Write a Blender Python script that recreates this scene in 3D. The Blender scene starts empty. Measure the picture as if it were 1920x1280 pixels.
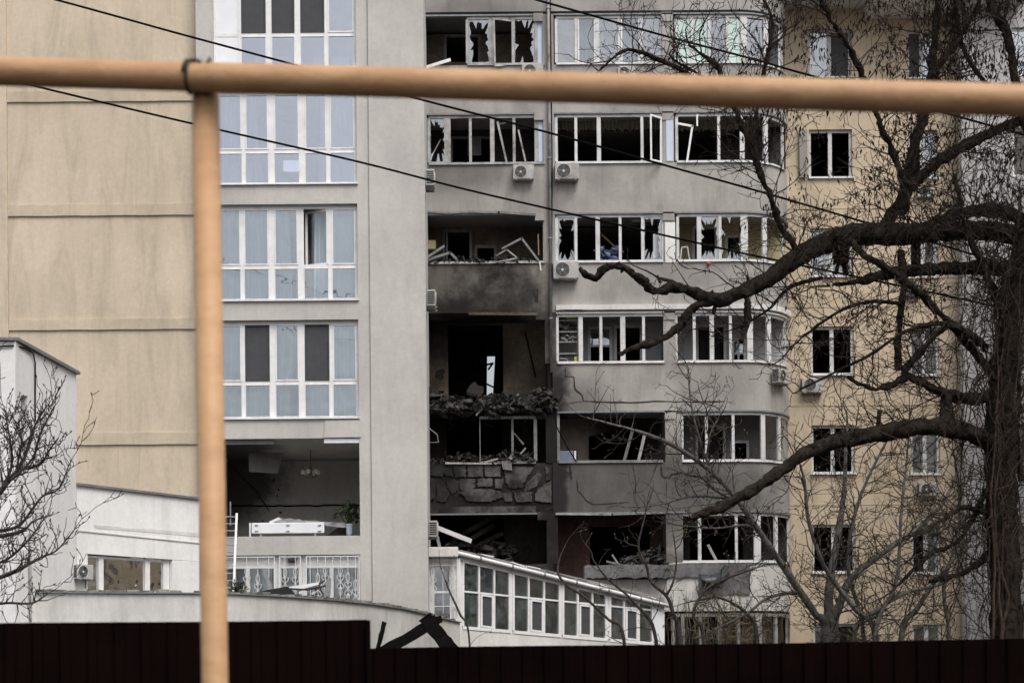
import bpy, math, random
from mathutils import Vector, Matrix, Euler, noise

# ------------------------------------------------------------------ camera, sky, sun, exposure
SC = bpy.context.scene
F, PX0, HZ, EYE, RHO = 3181.0, 835.0, 1290.0, 1.6, 0.0087   # focal length and optical axis in photo pixels
R = math.radians
cam = bpy.data.cameras.new('camera'); cam_o = bpy.data.objects.new('camera', cam)
SC.collection.objects.link(cam_o); SC.camera = cam_o
cam.sensor_fit = 'HORIZONTAL'; cam.sensor_width = 36.0; cam.lens = F/1920*36.0
cam.shift_x = 119.3/1920; cam.shift_y = 651.0/1920
cam.clip_start = 0.05; cam.clip_end = 3000
cam_o.location = (0, 0, EYE); cam_o.rotation_euler = Euler((R(90), 0, 0))
cam_o.rotation_euler = (Euler((R(90), 0, 0)).to_matrix() @ Matrix.Rotation(-RHO, 3, 'Z')).to_euler()
cam.dof.use_dof = True; cam.dof.focus_distance = 46.0; cam.dof.aperture_fstop = 5.6

world = bpy.data.worlds.new('World'); SC.world = world; world.use_nodes = True
wn = world.node_tree; bg = wn.nodes['Background']
sky = wn.nodes.new('ShaderNodeTexSky'); sky.sky_type = 'NISHITA'; sky.sun_disc = False
sky.sun_elevation = R(58); sky.sun_rotation = R(150); sky.dust_density = 6.0; sky.air_density = 1.0; sky.ozone_density = 1.0
hs = wn.nodes.new('ShaderNodeHueSaturation'); hs.inputs['Saturation'].default_value = 0.31
wn.links.new(sky.outputs[0], hs.inputs['Color']); wn.links.new(hs.outputs[0], bg.inputs['Color'])
bg.inputs['Strength'].default_value = 0.15
sl = bpy.data.lights.new('sun', 'SUN'); sl.energy = 1.15; sl.angle = R(35); sl.color = (1, .97, .93)
so = bpy.data.objects.new('sun', sl); SC.collection.objects.link(so)
el, az = R(58), R(150)          # high, from behind the camera and to its right
sdir = Vector((math.sin(az)*math.cos(el), math.cos(az)*math.cos(el), math.sin(el)))
so.rotation_euler = sdir.to_track_quat('Z', 'Y').to_euler()
so.location = sdir*60
SC.view_settings.view_transform = 'Standard'; SC.view_settings.look = 'None'
SC.view_settings.gamma = 1.0; SC.view_settings.use_curve_mapping = False
SC.view_settings.exposure = 0.28
SC.render.engine = 'CYCLES'
SC.cycles.use_denoising = True
SC.cycles.max_bounces = 8; SC.cycles.transparent_max_bounces = 24; SC.cycles.diffuse_bounces = 3; SC.cycles.caustics_reflective = False
SC.cycles.caustics_refractive = False

COL = SC.collection
rng = random.Random(7)

# ------------------------------------------------------------------ measuring: photo pixel -> place
def st(px, py):
    return px - RHO*(py-640), py + RHO*(px-960)
def W(px, py, Y):
    sx, sy = st(px, py)
    return Vector(((sx-PX0)*Y/F, Y, EYE + (HZ-sy)*Y/F))
def WX(px, py, Y): return W(px, py, Y).x
def WZ(px, py, Y): return W(px, py, Y).z

# ------------------------------------------------------------------ mesh builder
class MB:
    def __init__(s): s.v = []; s.f = []
    def add(s, vs, fs):
        n = len(s.v); s.v += [tuple(v) for v in vs]; s.f += [tuple(i+n for i in f) for f in fs]; return s
    def box(s, x0, x1, y0, y1, z0, z1):
        if x0 > x1: x0, x1 = x1, x0
        if y0 > y1: y0, y1 = y1, y0
        if z0 > z1: z0, z1 = z1, z0
        return s.add([(x0,y0,z0),(x1,y0,z0),(x1,y1,z0),(x0,y1,z0),(x0,y0,z1),(x1,y0,z1),(x1,y1,z1),(x0,y1,z1)],
                     [(0,3,2,1),(4,5,6,7),(0,1,5,4),(1,2,6,5),(2,3,7,6),(3,0,4,7)])
    def bar(s, p, q, w, d, ref=(0,1,0)):
        p = Vector(p); q = Vector(q); a = (q-p).normalized(); r = Vector(ref)
        u = a.cross(r)
        if u.length < 1e-4: u = a.cross(Vector((1,0,0)))
        u.normalize(); v = a.cross(u).normalized(); u *= w/2; v *= d/2
        P = [p-u-v, p+u-v, p+u+v, p-u+v, q-u-v, q+u-v, q+u+v, q-u+v]
        return s.add(P, [(0,1,2,3),(7,6,5,4),(4,5,1,0),(5,6,2,1),(6,7,3,2),(7,4,0,3)])
    def tube(s, pts, rad, n=8, cap=True):
        pts = [Vector(p) for p in pts]
        if not isinstance(rad, (list, tuple)): rad = [rad]*len(pts)
        base = len(s.v); k = len(pts); u = None
        for i, p in enumerate(pts):
            t = (pts[min(i+1,k-1)] - pts[max(i-1,0)])
            if t.length < 1e-9: t = Vector((0,0,1))
            t.normalize()
            if u is None:
                u = t.cross(Vector((0,0,1)))
                if u.length < .1: u = t.cross(Vector((1,0,0)))
            u = (u - t*u.dot(t))
            if u.length < 1e-6: u = t.orthogonal()
            u.normalize(); w = t.cross(u)
            for j in range(n):
                a = 2*math.pi*j/n
                s.v.append(tuple(p + (u*math.cos(a) + w*math.sin(a))*rad[i]))
        for i in range(k-1):
            for j in range(n):
                a = base+i*n+j; b = base+i*n+(j+1) % n
                s.f.append((a, b, b+n, a+n))
        if cap:
            s.f.append(tuple(base+j for j in range(n))[::-1]); s.f.append(tuple(base+(k-1)*n+j for j in range(n)))
        return s
    def prism(s, poly, y0, y1):
        """polygon of (x,z) pushed from y0 to y1"""
        n = len(poly); b = len(s.v)
        s.v += [(x, y0, z) for x, z in poly] + [(x, y1, z) for x, z in poly]
        s.f.append(tuple(b+i for i in range(n))); s.f.append(tuple(b+n+i for i in range(n))[::-1])
        for i in range(n):
            j = (i+1) % n; s.f.append((b+i, b+n+i, b+n+j, b+j))
        return s
    def sweep(s, path, prof):
        """closed profile of (offset, z) swept along plan points with normals: path = [(x,y,nx,ny)]"""
        b = len(s.v); m = len(prof)
        for x, y, nx, ny in path:
            for o, z in prof: s.v.append((x+nx*o, y+ny*o, z))
        for i in range(len(path)-1):
            for j in range(m):
                k = (j+1) % m; a = b+i*m
                s.f.append((a+j, a+k, a+m+k, a+m+j))
        s.f.append(tuple(b+j for j in range(m))); s.f.append(tuple(b+(len(path)-1)*m+j for j in range(m))[::-1])
        return s
    def build(s, name, mat, parent=None, smooth=False, bevel=0.0, org=None):
        o0 = Vector(org) if org is not None else (ORG.get(parent.name, Vector()) if parent else Vector())
        me = bpy.data.meshes.new(name)
        me.from_pydata([tuple(Vector(v)-o0) for v in s.v], [], s.f); me.update()
        ob = bpy.data.objects.new(name, me); COL.objects.link(ob)
        if mat: me.materials.append(mat)
        if smooth: me.polygons.foreach_set('use_smooth', [True]*len(me.polygons))
        if parent:
            ob.parent = parent
            ORG[ob.name] = o0
        else:
            ob.location = o0; ORG[ob.name] = o0
        if bevel:
            m = ob.modifiers.new('bevel', 'BEVEL'); m.width = bevel; m.segments = 2; m.limit_method = 'ANGLE'
        return ob
ORG = {}
def tag(o, label=None, cat=None, group=None, kind=None):
    if label: o['label'] = label
    if cat: o['category'] = cat
    if group: o['group'] = group
    if kind: o['kind'] = kind
    return o
def thing(name, label, cat, loc=(0,0,0), group=None):
    o = bpy.data.objects.new(name, None); o.empty_display_size = .2; o.location = loc; COL.objects.link(o)
    ORG[o.name] = Vector(loc); return tag(o, label, cat, group)
def copy_tree(o, parent=None):
    c = o.copy(); COL.objects.link(c); c.parent = parent; ORG[c.name] = ORG[o.name].copy()
    for ch in list(o.children): copy_tree(ch, c)
    return c
def wall_holes(mb, x0, x1, z0, z1, y, holes, depth):
    """upright wall facing -y with rectangular holes and their reveals"""
    xs = sorted({x0, x1, *[min(max(h[i], x0), x1) for h in holes for i in (0, 1)]})
    zs = sorted({z0, z1, *[min(max(h[i], z0), z1) for h in holes for i in (2, 3)]})
    nx, nz = len(xs)-1, len(zs)-1
    def hol(i, j):
        if i < 0 or j < 0 or i >= nx or j >= nz: return None
        cx, cz = (xs[i]+xs[i+1])/2, (zs[j]+zs[j+1])/2
        return any(h[0] < cx < h[1] and h[2] < cz < h[3] for h in holes)
    y2 = y+depth
    for i in range(nx):
        for j in range(nz):
            a, b, c, d = xs[i], xs[i+1], zs[j], zs[j+1]
            if not hol(i, j):
                mb.add([(a,y,c),(b,y,c),(b,y,d),(a,y,d)], [(0,1,2,3)])
                mb.add([(a,y2,c),(b,y2,c),(b,y2,d),(a,y2,d)], [(3,2,1,0)])
                for (ni, nj, q) in ((i-1,j,[(a,y,c),(a,y,d),(a,y2,d),(a,y2,c)]), (i+1,j,[(b,y,c),(b,y2,c),(b,y2,d),(b,y,d)]),
                                    (i,j-1,[(a,y,c),(a,y2,c),(b,y2,c),(b,y,c)]), (i,j+1,[(a,y,d),(b,y,d),(b,y2,d),(a,y2,d)])):
                    if hol(ni, nj) is not False: mb.add(q, [(0,1,2,3)])
    return mb

# ------------------------------------------------------------------ materials
def newmat(name):
    m = bpy.data.materials.new(name); m.use_nodes = True; nt = m.node_tree
    return m, nt, nt.nodes['Principled BSDF']
def L(nt, a, b): nt.links.new(a, b)
def noise_n(nt, vec, scale, detail=6, rough=.55, dist=0.0):
    n = nt.nodes.new('ShaderNodeTexNoise'); n.inputs['Scale'].default_value = scale
    n.inputs['Detail'].default_value = detail; n.inputs['Roughness'].default_value = rough
    n.inputs['Distortion'].default_value = dist
    if vec is not None: L(nt, vec, n.inputs['Vector'])
    return n.outputs['Fac']
def mrange(nt, v, a, b, c, d, smooth=True):
    n = nt.nodes.new('ShaderNodeMapRange'); n.interpolation_type = 'SMOOTHSTEP' if smooth else 'LINEAR'
    n.clamp = True
    for i, x in zip(('From Min','From Max','To Min','To Max'), (a,b,c,d)): n.inputs[i].default_value = x
    L(nt, v, n.inputs['Value']); return n.outputs['Result']
def vmul(nt, vec, s):
    n = nt.nodes.new('ShaderNodeVectorMath'); n.operation = 'MULTIPLY'; n.inputs[1].default_value = s
    L(nt, vec, n.inputs[0]); return n.outputs[0]
def mixc(nt, fac, a, b, mode='MIX'):
    n = nt.nodes.new('ShaderNodeMix'); n.data_type = 'RGBA'; n.blend_type = mode
    for sock, x in ((n.inputs[0], fac), (n.inputs[6], a), (n.inputs[7], b)):
        if isinstance(x, (int, float)): sock.default_value = x
        elif isinstance(x, tuple): sock.default_value = (*x, 1) if len(x) == 3 else x
        else: L(nt, x, sock)
    return n.outputs[2]
def math_n(nt, op, a, b=None):
    n = nt.nodes.new('ShaderNodeMath'); n.operation = op
    for i, x in enumerate((a, b)):
        if x is None: continue
        if isinstance(x, (int, float)): n.inputs[i].default_value = x
        else: L(nt, x, n.inputs[i])
    return n.outputs[0]
def bump(nt, h, strength, dist, bsdf, prev=None):
    n = nt.nodes.new('ShaderNodeBump'); n.inputs['Strength'].default_value = strength; n.inputs['Distance'].default_value = dist
    L(nt, h, n.inputs['Height'])
    if prev: L(nt, prev, n.inputs['Normal'])
    L(nt, n.outputs[0], bsdf.inputs['Normal']); return n.outputs[0]

def plaster(name, c, c2, rough=.92, big=.45, streak=.2, fine=.05, bmp=.5, soot=(), sootcol=(.011,.010,.0095), chips=0.0, chipcol=(.3,.27,.23)):
    m, nt, b = newmat(name); b.inputs['Roughness'].default_value = rough
    b.inputs['Specular IOR Level'].default_value = .2
    g = nt.nodes.new('ShaderNodeNewGeometry'); pos = g.outputs['Position']
    n1 = noise_n(nt, pos, big, 8, .62); col = mixc(nt, mrange(nt, n1, .36, .66, 0, 1), c, c2)
    n2 = noise_n(nt, vmul(nt, pos, (1.9,1.9,.3)), 1.0, 7, .7, .8)
    v = math_n(nt, 'MULTIPLY', mrange(nt, n2, .4, .8, 1+streak*.2, 1-streak*.8), mrange(nt, noise_n(nt, pos, 9, 6, .7), .3, .7, 1-fine, 1+fine))
    v = math_n(nt, 'MULTIPLY', v, mrange(nt, noise_n(nt, pos, 60, 3, .6), .3, .7, 1-fine*.6, 1+fine*.6))
    cv = nt.nodes.new('ShaderNodeCombineColor')
    for i in range(3): L(nt, v, cv.inputs[i])
    col = mixc(nt, 1.0, col, cv.outputs[0], 'MULTIPLY')
    if chips:
        ch = mrange(nt, noise_n(nt, pos, 2.3, 10, .7), 1-chips-.02, 1-chips+.01, 0, 1); col = mixc(nt, ch, col, chipcol)
    if soot:
        warp = noise_n(nt, pos, .9, 8, .65); acc = None
        for (cx, cz), (rx, rz), stren in soot:
            a = nt.nodes.new('ShaderNodeVectorMath'); a.operation = 'SUBTRACT'; a.inputs[1].default_value = (cx, 0, cz); L(nt, pos, a.inputs[0])
            ln = nt.nodes.new('ShaderNodeVectorMath'); ln.operation = 'LENGTH'; L(nt, vmul(nt, a.outputs[0], (1/rx, 0, 1/rz)), ln.inputs[0])
            dd = math_n(nt, 'ADD', ln.outputs['Value'], mrange(nt, warp, .25, .75, -.34, .34, False))
            k = mrange(nt, dd, .5, 1.2, stren, 0)
            acc = k if acc is None else math_n(nt, 'MAXIMUM', acc, k)
        col = mixc(nt, acc, col, sootcol)
    L(nt, col, b.inputs['Base Color'])
    p = bump(nt, noise_n(nt, pos, 3, 8, .6), .16*bmp, .05, b)
    bump(nt, noise_n(nt, pos, 40, 4, .6), .12*bmp, .01, b, p)
    return m

def simple(name, c, rough=.5, var=.15, scale=6, bmp=.15, metal=0.0, dirt=None, spec=.4):
    m, nt, b = newmat(name); b.inputs['Roughness'].default_value = rough; b.inputs['Metallic'].default_value = metal
    b.inputs['Specular IOR Level'].default_value = spec
    g = nt.nodes.new('ShaderNodeNewGeometry'); pos = g.outputs['Position']
    n = noise_n(nt, pos, scale, 7, .65)
    col = mixc(nt, mrange(nt, n, .3, .7, 0, 1), tuple(x*(1-var) for x in c), tuple(min(1, x*(1+var)) for x in c))
    if dirt:
        col = mixc(nt, mrange(nt, noise_n(nt, pos, 1.7, 10, .72), .5, .68, 0, dirt[1]), col, dirt[0])
    L(nt, col, b.inputs['Base Color'])
    if bmp: bump(nt, noise_n(nt, pos, scale*5, 5, .6), bmp, .01, b)
    return m

def glassmat(name, refl=.2, tint=(.86,.9,.92), rough=.01, warp=.06, dirt=.0, gcol=(.92,.955,1.0)):
    m, nt, b = newmat(name); nt.nodes.remove(b)
    out = nt.nodes['Material Output']
    t = nt.nodes.new('ShaderNodeBsdfTransparent'); t.inputs[0].default_value = (*tint, 1)
    gl = nt.nodes.new('ShaderNodeBsdfGlossy'); gl.inputs['Roughness'].default_value = rough; gl.inputs['Color'].default_value = (*gcol, 1)
    g = nt.nodes.new('ShaderNodeNewGeometry')
    bp = nt.nodes.new('ShaderNodeBump'); bp.inputs['Strength'].default_value = warp; bp.inputs['Distance'].default_value = .3
    L(nt, noise_n(nt, g.outputs['Position'], 1.3, 2, .5), bp.inputs['Height']); L(nt, bp.outputs[0], gl.inputs['Normal'])
    lw = nt.nodes.new('ShaderNodeFresnel'); lw.inputs[0].default_value = 1.5
    fac = math_n(nt, 'ADD', lw.outputs[0], refl-.04)
    mx = nt.nodes.new('ShaderNodeMixShader'); L(nt, fac, mx.inputs[0]); L(nt, t.outputs[0], mx.inputs[1]); L(nt, gl.outputs[0], mx.inputs[2])
    last = mx.outputs[0]
    if dirt:
        df = nt.nodes.new('ShaderNodeBsdfDiffuse'); df.inputs[0].default_value = (.5,.5,.5,1)
        m2 = nt.nodes.new('ShaderNodeMixShader'); L(nt, mrange(nt, noise_n(nt, g.outputs['Position'], 2.5, 9, .7), .35, .75, 0, dirt), m2.inputs[0])
        L(nt, last, m2.inputs[1]); L(nt, df.outputs[0], m2.inputs[2]); last = m2.outputs[0]
    L(nt, last, out.inputs[0]); return m

def barkmat(name, c, c2, sc=9.0, bmp=1.0):
    m, nt, b = newmat(name); b.inputs['Roughness'].default_value = .95; b.inputs['Specular IOR Level'].default_value = .1
    g = nt.nodes.new('ShaderNodeNewGeometry'); pos = g.outputs['Position']
    n = noise_n(nt, vmul(nt, pos, (1, 1, .8)), sc, 10, .72, .6)
    L(nt, mixc(nt, mrange(nt, n, .32, .68, 0, 1), c, c2), b.inputs['Base Color'])
    bump(nt, noise_n(nt, vmul(nt, pos, (1,1,.7)), sc*1.6, 9, .8, 1.2), bmp, .11, b); return m

SB = (1.2, 9.7)
M = {}
soot_c = [((1.0, 10.2), (2.45, 5.0), .985), ((3.2, 8.3), (.8, 4.6), .95), ((.9, 6.2), (2.9, 2.6), .97), ((1.0, 11.9), (2.5, 2.7), .95), ((.3, 17.5), (1.9, 1.2), .5), ((5.0, 7.4), (5.8, 2.0), .68), ((.2, 13.2), (2.2, 2.4), .55), ((3.4, 9.5), (1.6, 1.6), .5), ((1.0, 21.5), (2.2, 1.2), .5), ((6.4, 5.0), (2.6, .9), .6)]
M['grey'] = plaster('tower_plaster', (.54,.515,.49), (.46,.44,.42), streak=.14, bmp=.8)
M['grey_c'] = plaster('balcony_plaster', (.385,.365,.345), (.27,.255,.243), streak=.3, soot=soot_c, bmp=.8)
M['burnt'] = plaster('soot_coated_plaster', (.23,.21,.19), (.10,.091,.083), big=.7, streak=.4, fine=.12, bmp=1.0, soot=soot_c+[((1.0, 12.3), (2.8, 1.5), .9)])
M['beige'] = plaster('beige_plaster', (.60,.51,.395), (.53,.45,.35), big=.3, streak=.3, chips=.30, chipcol=(.50,.44,.36), bmp=.7)
M['beige_band'] = plaster('beige_band_plaster', (.53,.45,.345), (.45,.385,.295), streak=.25, bmp=.9)
M['yellow'] = plaster('yellow_plaster', (.58,.48,.355), (.485,.40,.295), streak=.3, bmp=.3)
M['white_wall'] = plaster('white_plaster', (.80,.79,.78), (.71,.70,.69), streak=.2, bmp=.6)
M['white_base'] = plaster('terrace_plaster', (.66,.645,.62), (.52,.505,.485), streak=.3, bmp=.6)
M['grey_far'] = plaster('far_grey_plaster', (.47,.45,.45), (.40,.385,.38), streak=.2)
M['concrete'] = plaster('raw_concrete', (.25,.245,.235), (.16,.155,.15), streak=.3, fine=.25, bmp=1.4)
M['soffit'] = plaster('soffit_plaster', (.32,.31,.3), (.24,.23,.225), soot=soot_c)
M['char'] = plaster('charred_plaster', (.036,.032,.03), (.013,.012,.011), fine=.3, bmp=1.2)
M['char_blk'] = plaster('scorched_block', (.105,.10,.095), (.02,.019,.018), big=1.6, fine=.25, bmp=1.2, soot=[((-.3,8.0),(1.0,1.8),.8)])
M['scorch_lip'] = plaster('scorched_concrete', (.17,.17,.172), (.10,.10,.102), fine=.3, bmp=1.3)
M['in_dark'] = plaster('soot_and_room_gloom', (.06,.055,.052), (.03,.028,.027), fine=.25)  # soot, and the gloom of unlit rooms put into the wall colour
M['in_mid'] = plaster('room_wall', (.30,.29,.28), (.24,.23,.225))
M['in_white'] = plaster('white_room_wall', (.52,.52,.54), (.44,.44,.46))
M['tower_room'] = plaster('sky_tinted_room_wall', (.74,.75,.82), (.68,.69,.76))  # whitish walls; lavender sky reflection of the panes put into their colour
M['box_blue'] = simple('slate_blue_box', (.15,.18,.26), .5, .1, 4, 0)
M['in_cream'] = plaster('cream_room_wall', (.60,.53,.33), (.5,.44,.27))
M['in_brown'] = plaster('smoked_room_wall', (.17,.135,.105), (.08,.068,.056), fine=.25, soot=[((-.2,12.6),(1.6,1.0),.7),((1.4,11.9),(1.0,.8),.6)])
M['in_pink'] = plaster('pinkish_room_wall', (.42,.36,.31), (.33,.28,.245), soot=[((5.6,9.4),(1.6,1.3),.92)])
M['in_red'] = plaster('dark_red_room_wall', (.13,.075,.065), (.075,.05,.045), fine=.25)
M['in_tower'] = plaster('ruined_room_wall', (.55,.53,.50), (.45,.435,.41), soot=[((-6.2,7.8),(1.9,1.7),.85)])
M['pvc'] = simple('white_pvc', (.78,.78,.78), .35, .06, 3, 0, dirt=((.42,.40,.37),.35))
M['pvc_b'] = simple('weathered_pvc', (.60,.60,.60), .45, .12, 3, .05, dirt=((.28,.27,.26),.6))
M['pvc_dirty'] = simple('sooty_pvc', (.36,.355,.345), .5, .25, 3, .1, dirt=((.07,.065,.06),.85))
M['pvc_grey'] = simple('grey_pvc', (.19,.19,.19), .5, .3, 3, .1, dirt=((.05,.047,.045),.8))
M['panel_white'] = simple('white_panel', (.80,.81,.84), .4, .04, 2, 0)
M['panel_blue'] = simple('pale_blue_panel', (.52,.60,.74), .4, .06, 2, 0)
M['panel_mint'] = simple('pale_mint_panel', (.55,.68,.64), .4, .05, 2, 0)
M['glass'] = glassmat('window_glass', .22, (.92,.97,1.0))
M['glass_hi'] = glassmat('reflective_glass', .30, (.90,.92,1.0), warp=.03)
M['glass_old'] = glassmat('dusty_glass', .32, (.75,.8,.84), warp=.12, dirt=.35)
M['glass_con'] = glassmat('conservatory_glass', .2, (.52,.67,.67), warp=.1, dirt=.15)
M['glass_warp'] = glassmat('warped_glass', .85, (.3,.3,.3), warp=.2, gcol=(1,1,1))
M['screen'] = simple('insect_screen', (.058,.06,.066), .8, .1, 4, 0)
M['curtain'] = None
M['black'] = simple('black_rubber', (.012,.012,.012), .6, .2, 8, .1)
M['char_wood'] = simple('charred_wood', (.005,.0045,.004), .9, .4, 14, .8, spec=.1)
M['ac'] = simple('aircon_casing', (.62,.61,.58), .45, .06, 4, 0, dirt=((.38,.36,.33),.5))
M['ac_dirty'] = simple('sooty_aircon_casing', (.40,.39,.375), .5, .15, 4, 0, dirt=((.15,.14,.13),.6))
M['ac_dark'] = simple('aircon_dark', (.035,.035,.036), .6, .2, 6, 0)
M['metal'] = simple('grey_metal', (.28,.28,.28), .5, .15, 6, .1, .3)
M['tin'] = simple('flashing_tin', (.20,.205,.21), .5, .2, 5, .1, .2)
M['gas_old'] = simple('ochre_paint_old', (.37,.222,.122), .4, .14, 9, .12, dirt=((.24,.13,.07),.75), spec=.5)
M['fence'] = simple('dark_brown_sheet', (.0042,.0019,.0016), .8, .25, 3, 0, spec=.02)
def gaspaint():
    m, nt, b = newmat('chipped_ochre_paint'); b.inputs['Roughness'].default_value = .48; b.inputs['Specular IOR Level'].default_value = .28
    g = nt.nodes.new('ShaderNodeNewGeometry'); pos = g.outputs['Position']
    col = mixc(nt, mrange(nt, noise_n(nt, vmul(nt, pos, (1,1,3)), 7, 8, .7), .35, .7, 0, 1), (.47,.283,.152), (.38,.218,.11))
    col = mixc(nt, mrange(nt, noise_n(nt, pos, 26, 6, .75), .66, .70, 0, .8), col, (.12,.055,.028))
    col = mixc(nt, mrange(nt, noise_n(nt, pos, 60, 3, .6), .70, .74, 0, .6), col, (.55,.42,.30))
    L(nt, col, b.inputs['Base Color']); p = bump(nt, noise_n(nt, pos, 30, 6, .7), .35, .01, b); bump(nt, noise_n(nt, pos, 6, 3, .5), .2, .02, b, p); return m
M['gas'] = gaspaint()
M['cable'] = simple('cable_black', (.003,.003,.0035), .8, .1, 8, 0, spec=.05)
M['bark'] = barkmat('dark_bark', (.007,.0055,.0045), (.062,.049,.039), 8)
M['bark_pale'] = barkmat('pale_bark', (.085,.08,.074), (.20,.19,.175), 7, .5)
M['bark_bush'] = barkmat('bush_bark', (.028,.026,.025), (.085,.08,.076), 16, .6)
M['twig'] = barkmat('twig_bark', (.016,.012,.010), (.06,.046,.038), 12, .4)
M['twig_pale'] = barkmat('fig_twig_bark', (.035,.03,.026), (.10,.088,.076), 12, .4)
M['pod'] = barkmat('seed_pod', (.012,.008,.0065), (.03,.02,.016), 14, .4)
M['vine'] = barkmat('vine_bark', (.035,.025,.02), (.095,.068,.054), 14, .6)
M['vine_pale'] = barkmat('dry_vine', (.10,.08,.055), (.24,.19,.13), 14, .4)
M['cut_wood'] = barkmat('rotten_wood', (.022,.013,.009), (.075,.042,.028), 16, .8)
M['bud'] = simple('bud', (.14,.13,.05), .7, .4, 20, 0)
M['green'] = simple('leaf_green', (.035,.05,.022), .6, .4, 9, 0)
M['ground'] = plaster('ground_earth', (.055,.05,.045), (.035,.032,.029), fine=.3, bmp=2)
M['rubble'] = plaster('rubble_bits', (.075,.07,.066), (.008,.0075,.007), big=7, fine=.5, bmp=1.5)
M['moss'] = simple('mossy_cap', (.20,.19,.165), .9, .45, 7, .8, dirt=((.075,.07,.05),.9))
M['red'] = simple('red_plastic', (.45,.06,.045), .5, .2, 5, 0)
M['limeplastic'] = simple('lime_plastic', (.55,.6,.06), .5, .2, 5, 0)
M['wood'] = simple('plain_wood', (.24,.16,.10), .7, .25, 8, .2)
M['blue_cloth'] = simple('blue_patterned_cloth', (.12,.14,.24), .9, .6, 14, .3)
M['dark_plastic'] = simple('dark_sheet_plastic', (.05,.055,.058), .35, .3, 6, .2)
M['brass'] = simple('tarnished_brass', (.22,.18,.12), .4, .2, 8, 0, .6)
M['pinkish'] = simple('pale_lamp_glass', (.7,.68,.64), .3, .1, 8, 0)

def curtainmat(name, c, tr=.35):
    m, nt, b = newmat(name); nt.nodes.remove(b); out = nt.nodes['Material Output']
    d = nt.nodes.new('ShaderNodeBsdfDiffuse'); t = nt.nodes.new('ShaderNodeBsdfTranslucent')
    g = nt.nodes.new('ShaderNodeNewGeometry')
    col = mixc(nt, noise_n(nt, vmul(nt, g.outputs['Position'], (6,6,.4)), 1.5, 4), tuple(x*.85 for x in c), c)
    L(nt, col, d.inputs[0]); L(nt, col, t.inputs[0])
    mx = nt.nodes.new('ShaderNodeMixShader'); mx.inputs[0].default_value = tr
    L(nt, d.outputs[0], mx.inputs[1]); L(nt, t.outputs[0], mx.inputs[2]); L(nt, mx.outputs[0], out.inputs[0]); return m
M['curtain'] = curtainmat('sheer_curtain', (.86,.93,.95), .15)
M['curtain_bl'] = curtainmat('slate_curtain', (.42,.50,.54), .15)
M['curtain_dk'] = curtainmat('dark_curtain', (.13,.12,.13))
M['curtain_br'] = curtainmat('tan_curtain', (.34,.27,.21))
M['valance'] = curtainmat('lace_valance', (.55,.53,.48))

# ================================================================== ground
g = MB(); g.add([(-900,-900,0),(900,-900,0),(900,1500,0),(-900,1500,0)], [(0,1,2,3)])
tag(g.build('ground', M['ground']), kind='structure')

# ================================================================== left tower
YT = 44.0
def tx(px): return (px-PX0)*YT/F              # straightened pixels
def tz(py): return EYE+(HZ-py)*YT/F
XR = tx(799)                                    # right-hand corner of the tower
T_TOP = [-53, 163, 379, 596, 818, 1036]; T_SILL = [124, 342, 560, 781, 1001, 1222]
tower = thing('apartment_building', 'tall grey and beige plastered tower left of the burnt balconies', 'building', (-3.5, 47, 0))
WX0, WX1 = tx(404), tx(672)
holes = [(WX0, WX1, tz(T_SILL[i]), tz(T_TOP[i])) for i in range(6)]
mb = MB(); wall_holes(mb, tx(372), tx(694), 0, tz(-140), YT, holes, .28)
mb.build('front_wall', M['grey'], tower)
mb = MB(); mb.box(tx(694)+.004, XR, YT-.05, YT+.25, 0, tz(-140)); mb.build('pilaster', M['grey'], tower, bevel=.015)
mb = MB(); mb.box(XR-.25, XR-.004, YT+.26, 52.5, 0, tz(-140)); mb.build('side_wall', M['grey'], tower)
mb = MB(); mb.box(tx(372), tx(372)+.2, YT+.3, 50.2, 0, tz(-140)); mb.build('inner_wall', M['in_mid'], tower)
# floors and rear wall of the rooms behind the glass
for i in range(6):
    z = (tz(T_SILL[i]) + (tz(T_TOP[i+1]) if i < 5 else tz(1260)))/2
    zt = tz(T_TOP[i+1]) + .02 if i < 5 else z-.1
    mb = MB(); mb.box(tx(372)+.21, XR-.26, YT+.285, 50, zt, zt+.24)
    mb.build('floor_slab', M['in_tower'] if i in (3, 4) else M['tower_room'], tower)
rear = [(WX(530,290,50), WX(572,290,50), WZ(540,322,50), WZ(540,262,50))]
mb = MB(); wall_holes(mb, tx(372)+.21, XR-.26, tz(815), tz(-140), 50.01, rear, .2); mb.build('rear_wall', M['tower_room'], tower)
mb = MB(); mb.box(tx(372)+.21, XR-.26, 48.2, 48.4, 0, tz(820)); mb.build('rear_wall', M['in_tower'], tower)
mb = MB(); mb.box(tx(690), tx(690)+.1, YT+.29, 48.19, tz(1001)-.9, tz(818)); mb.build('inner_wall', M['in_tower'], tower)
mb = MB(); mb.box(tx(372)+.21, XR-.26, YT+.3, 50.2, tz(-140)-.2, tz(-140)); mb.build('roof', M['grey'], tower)
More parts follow.
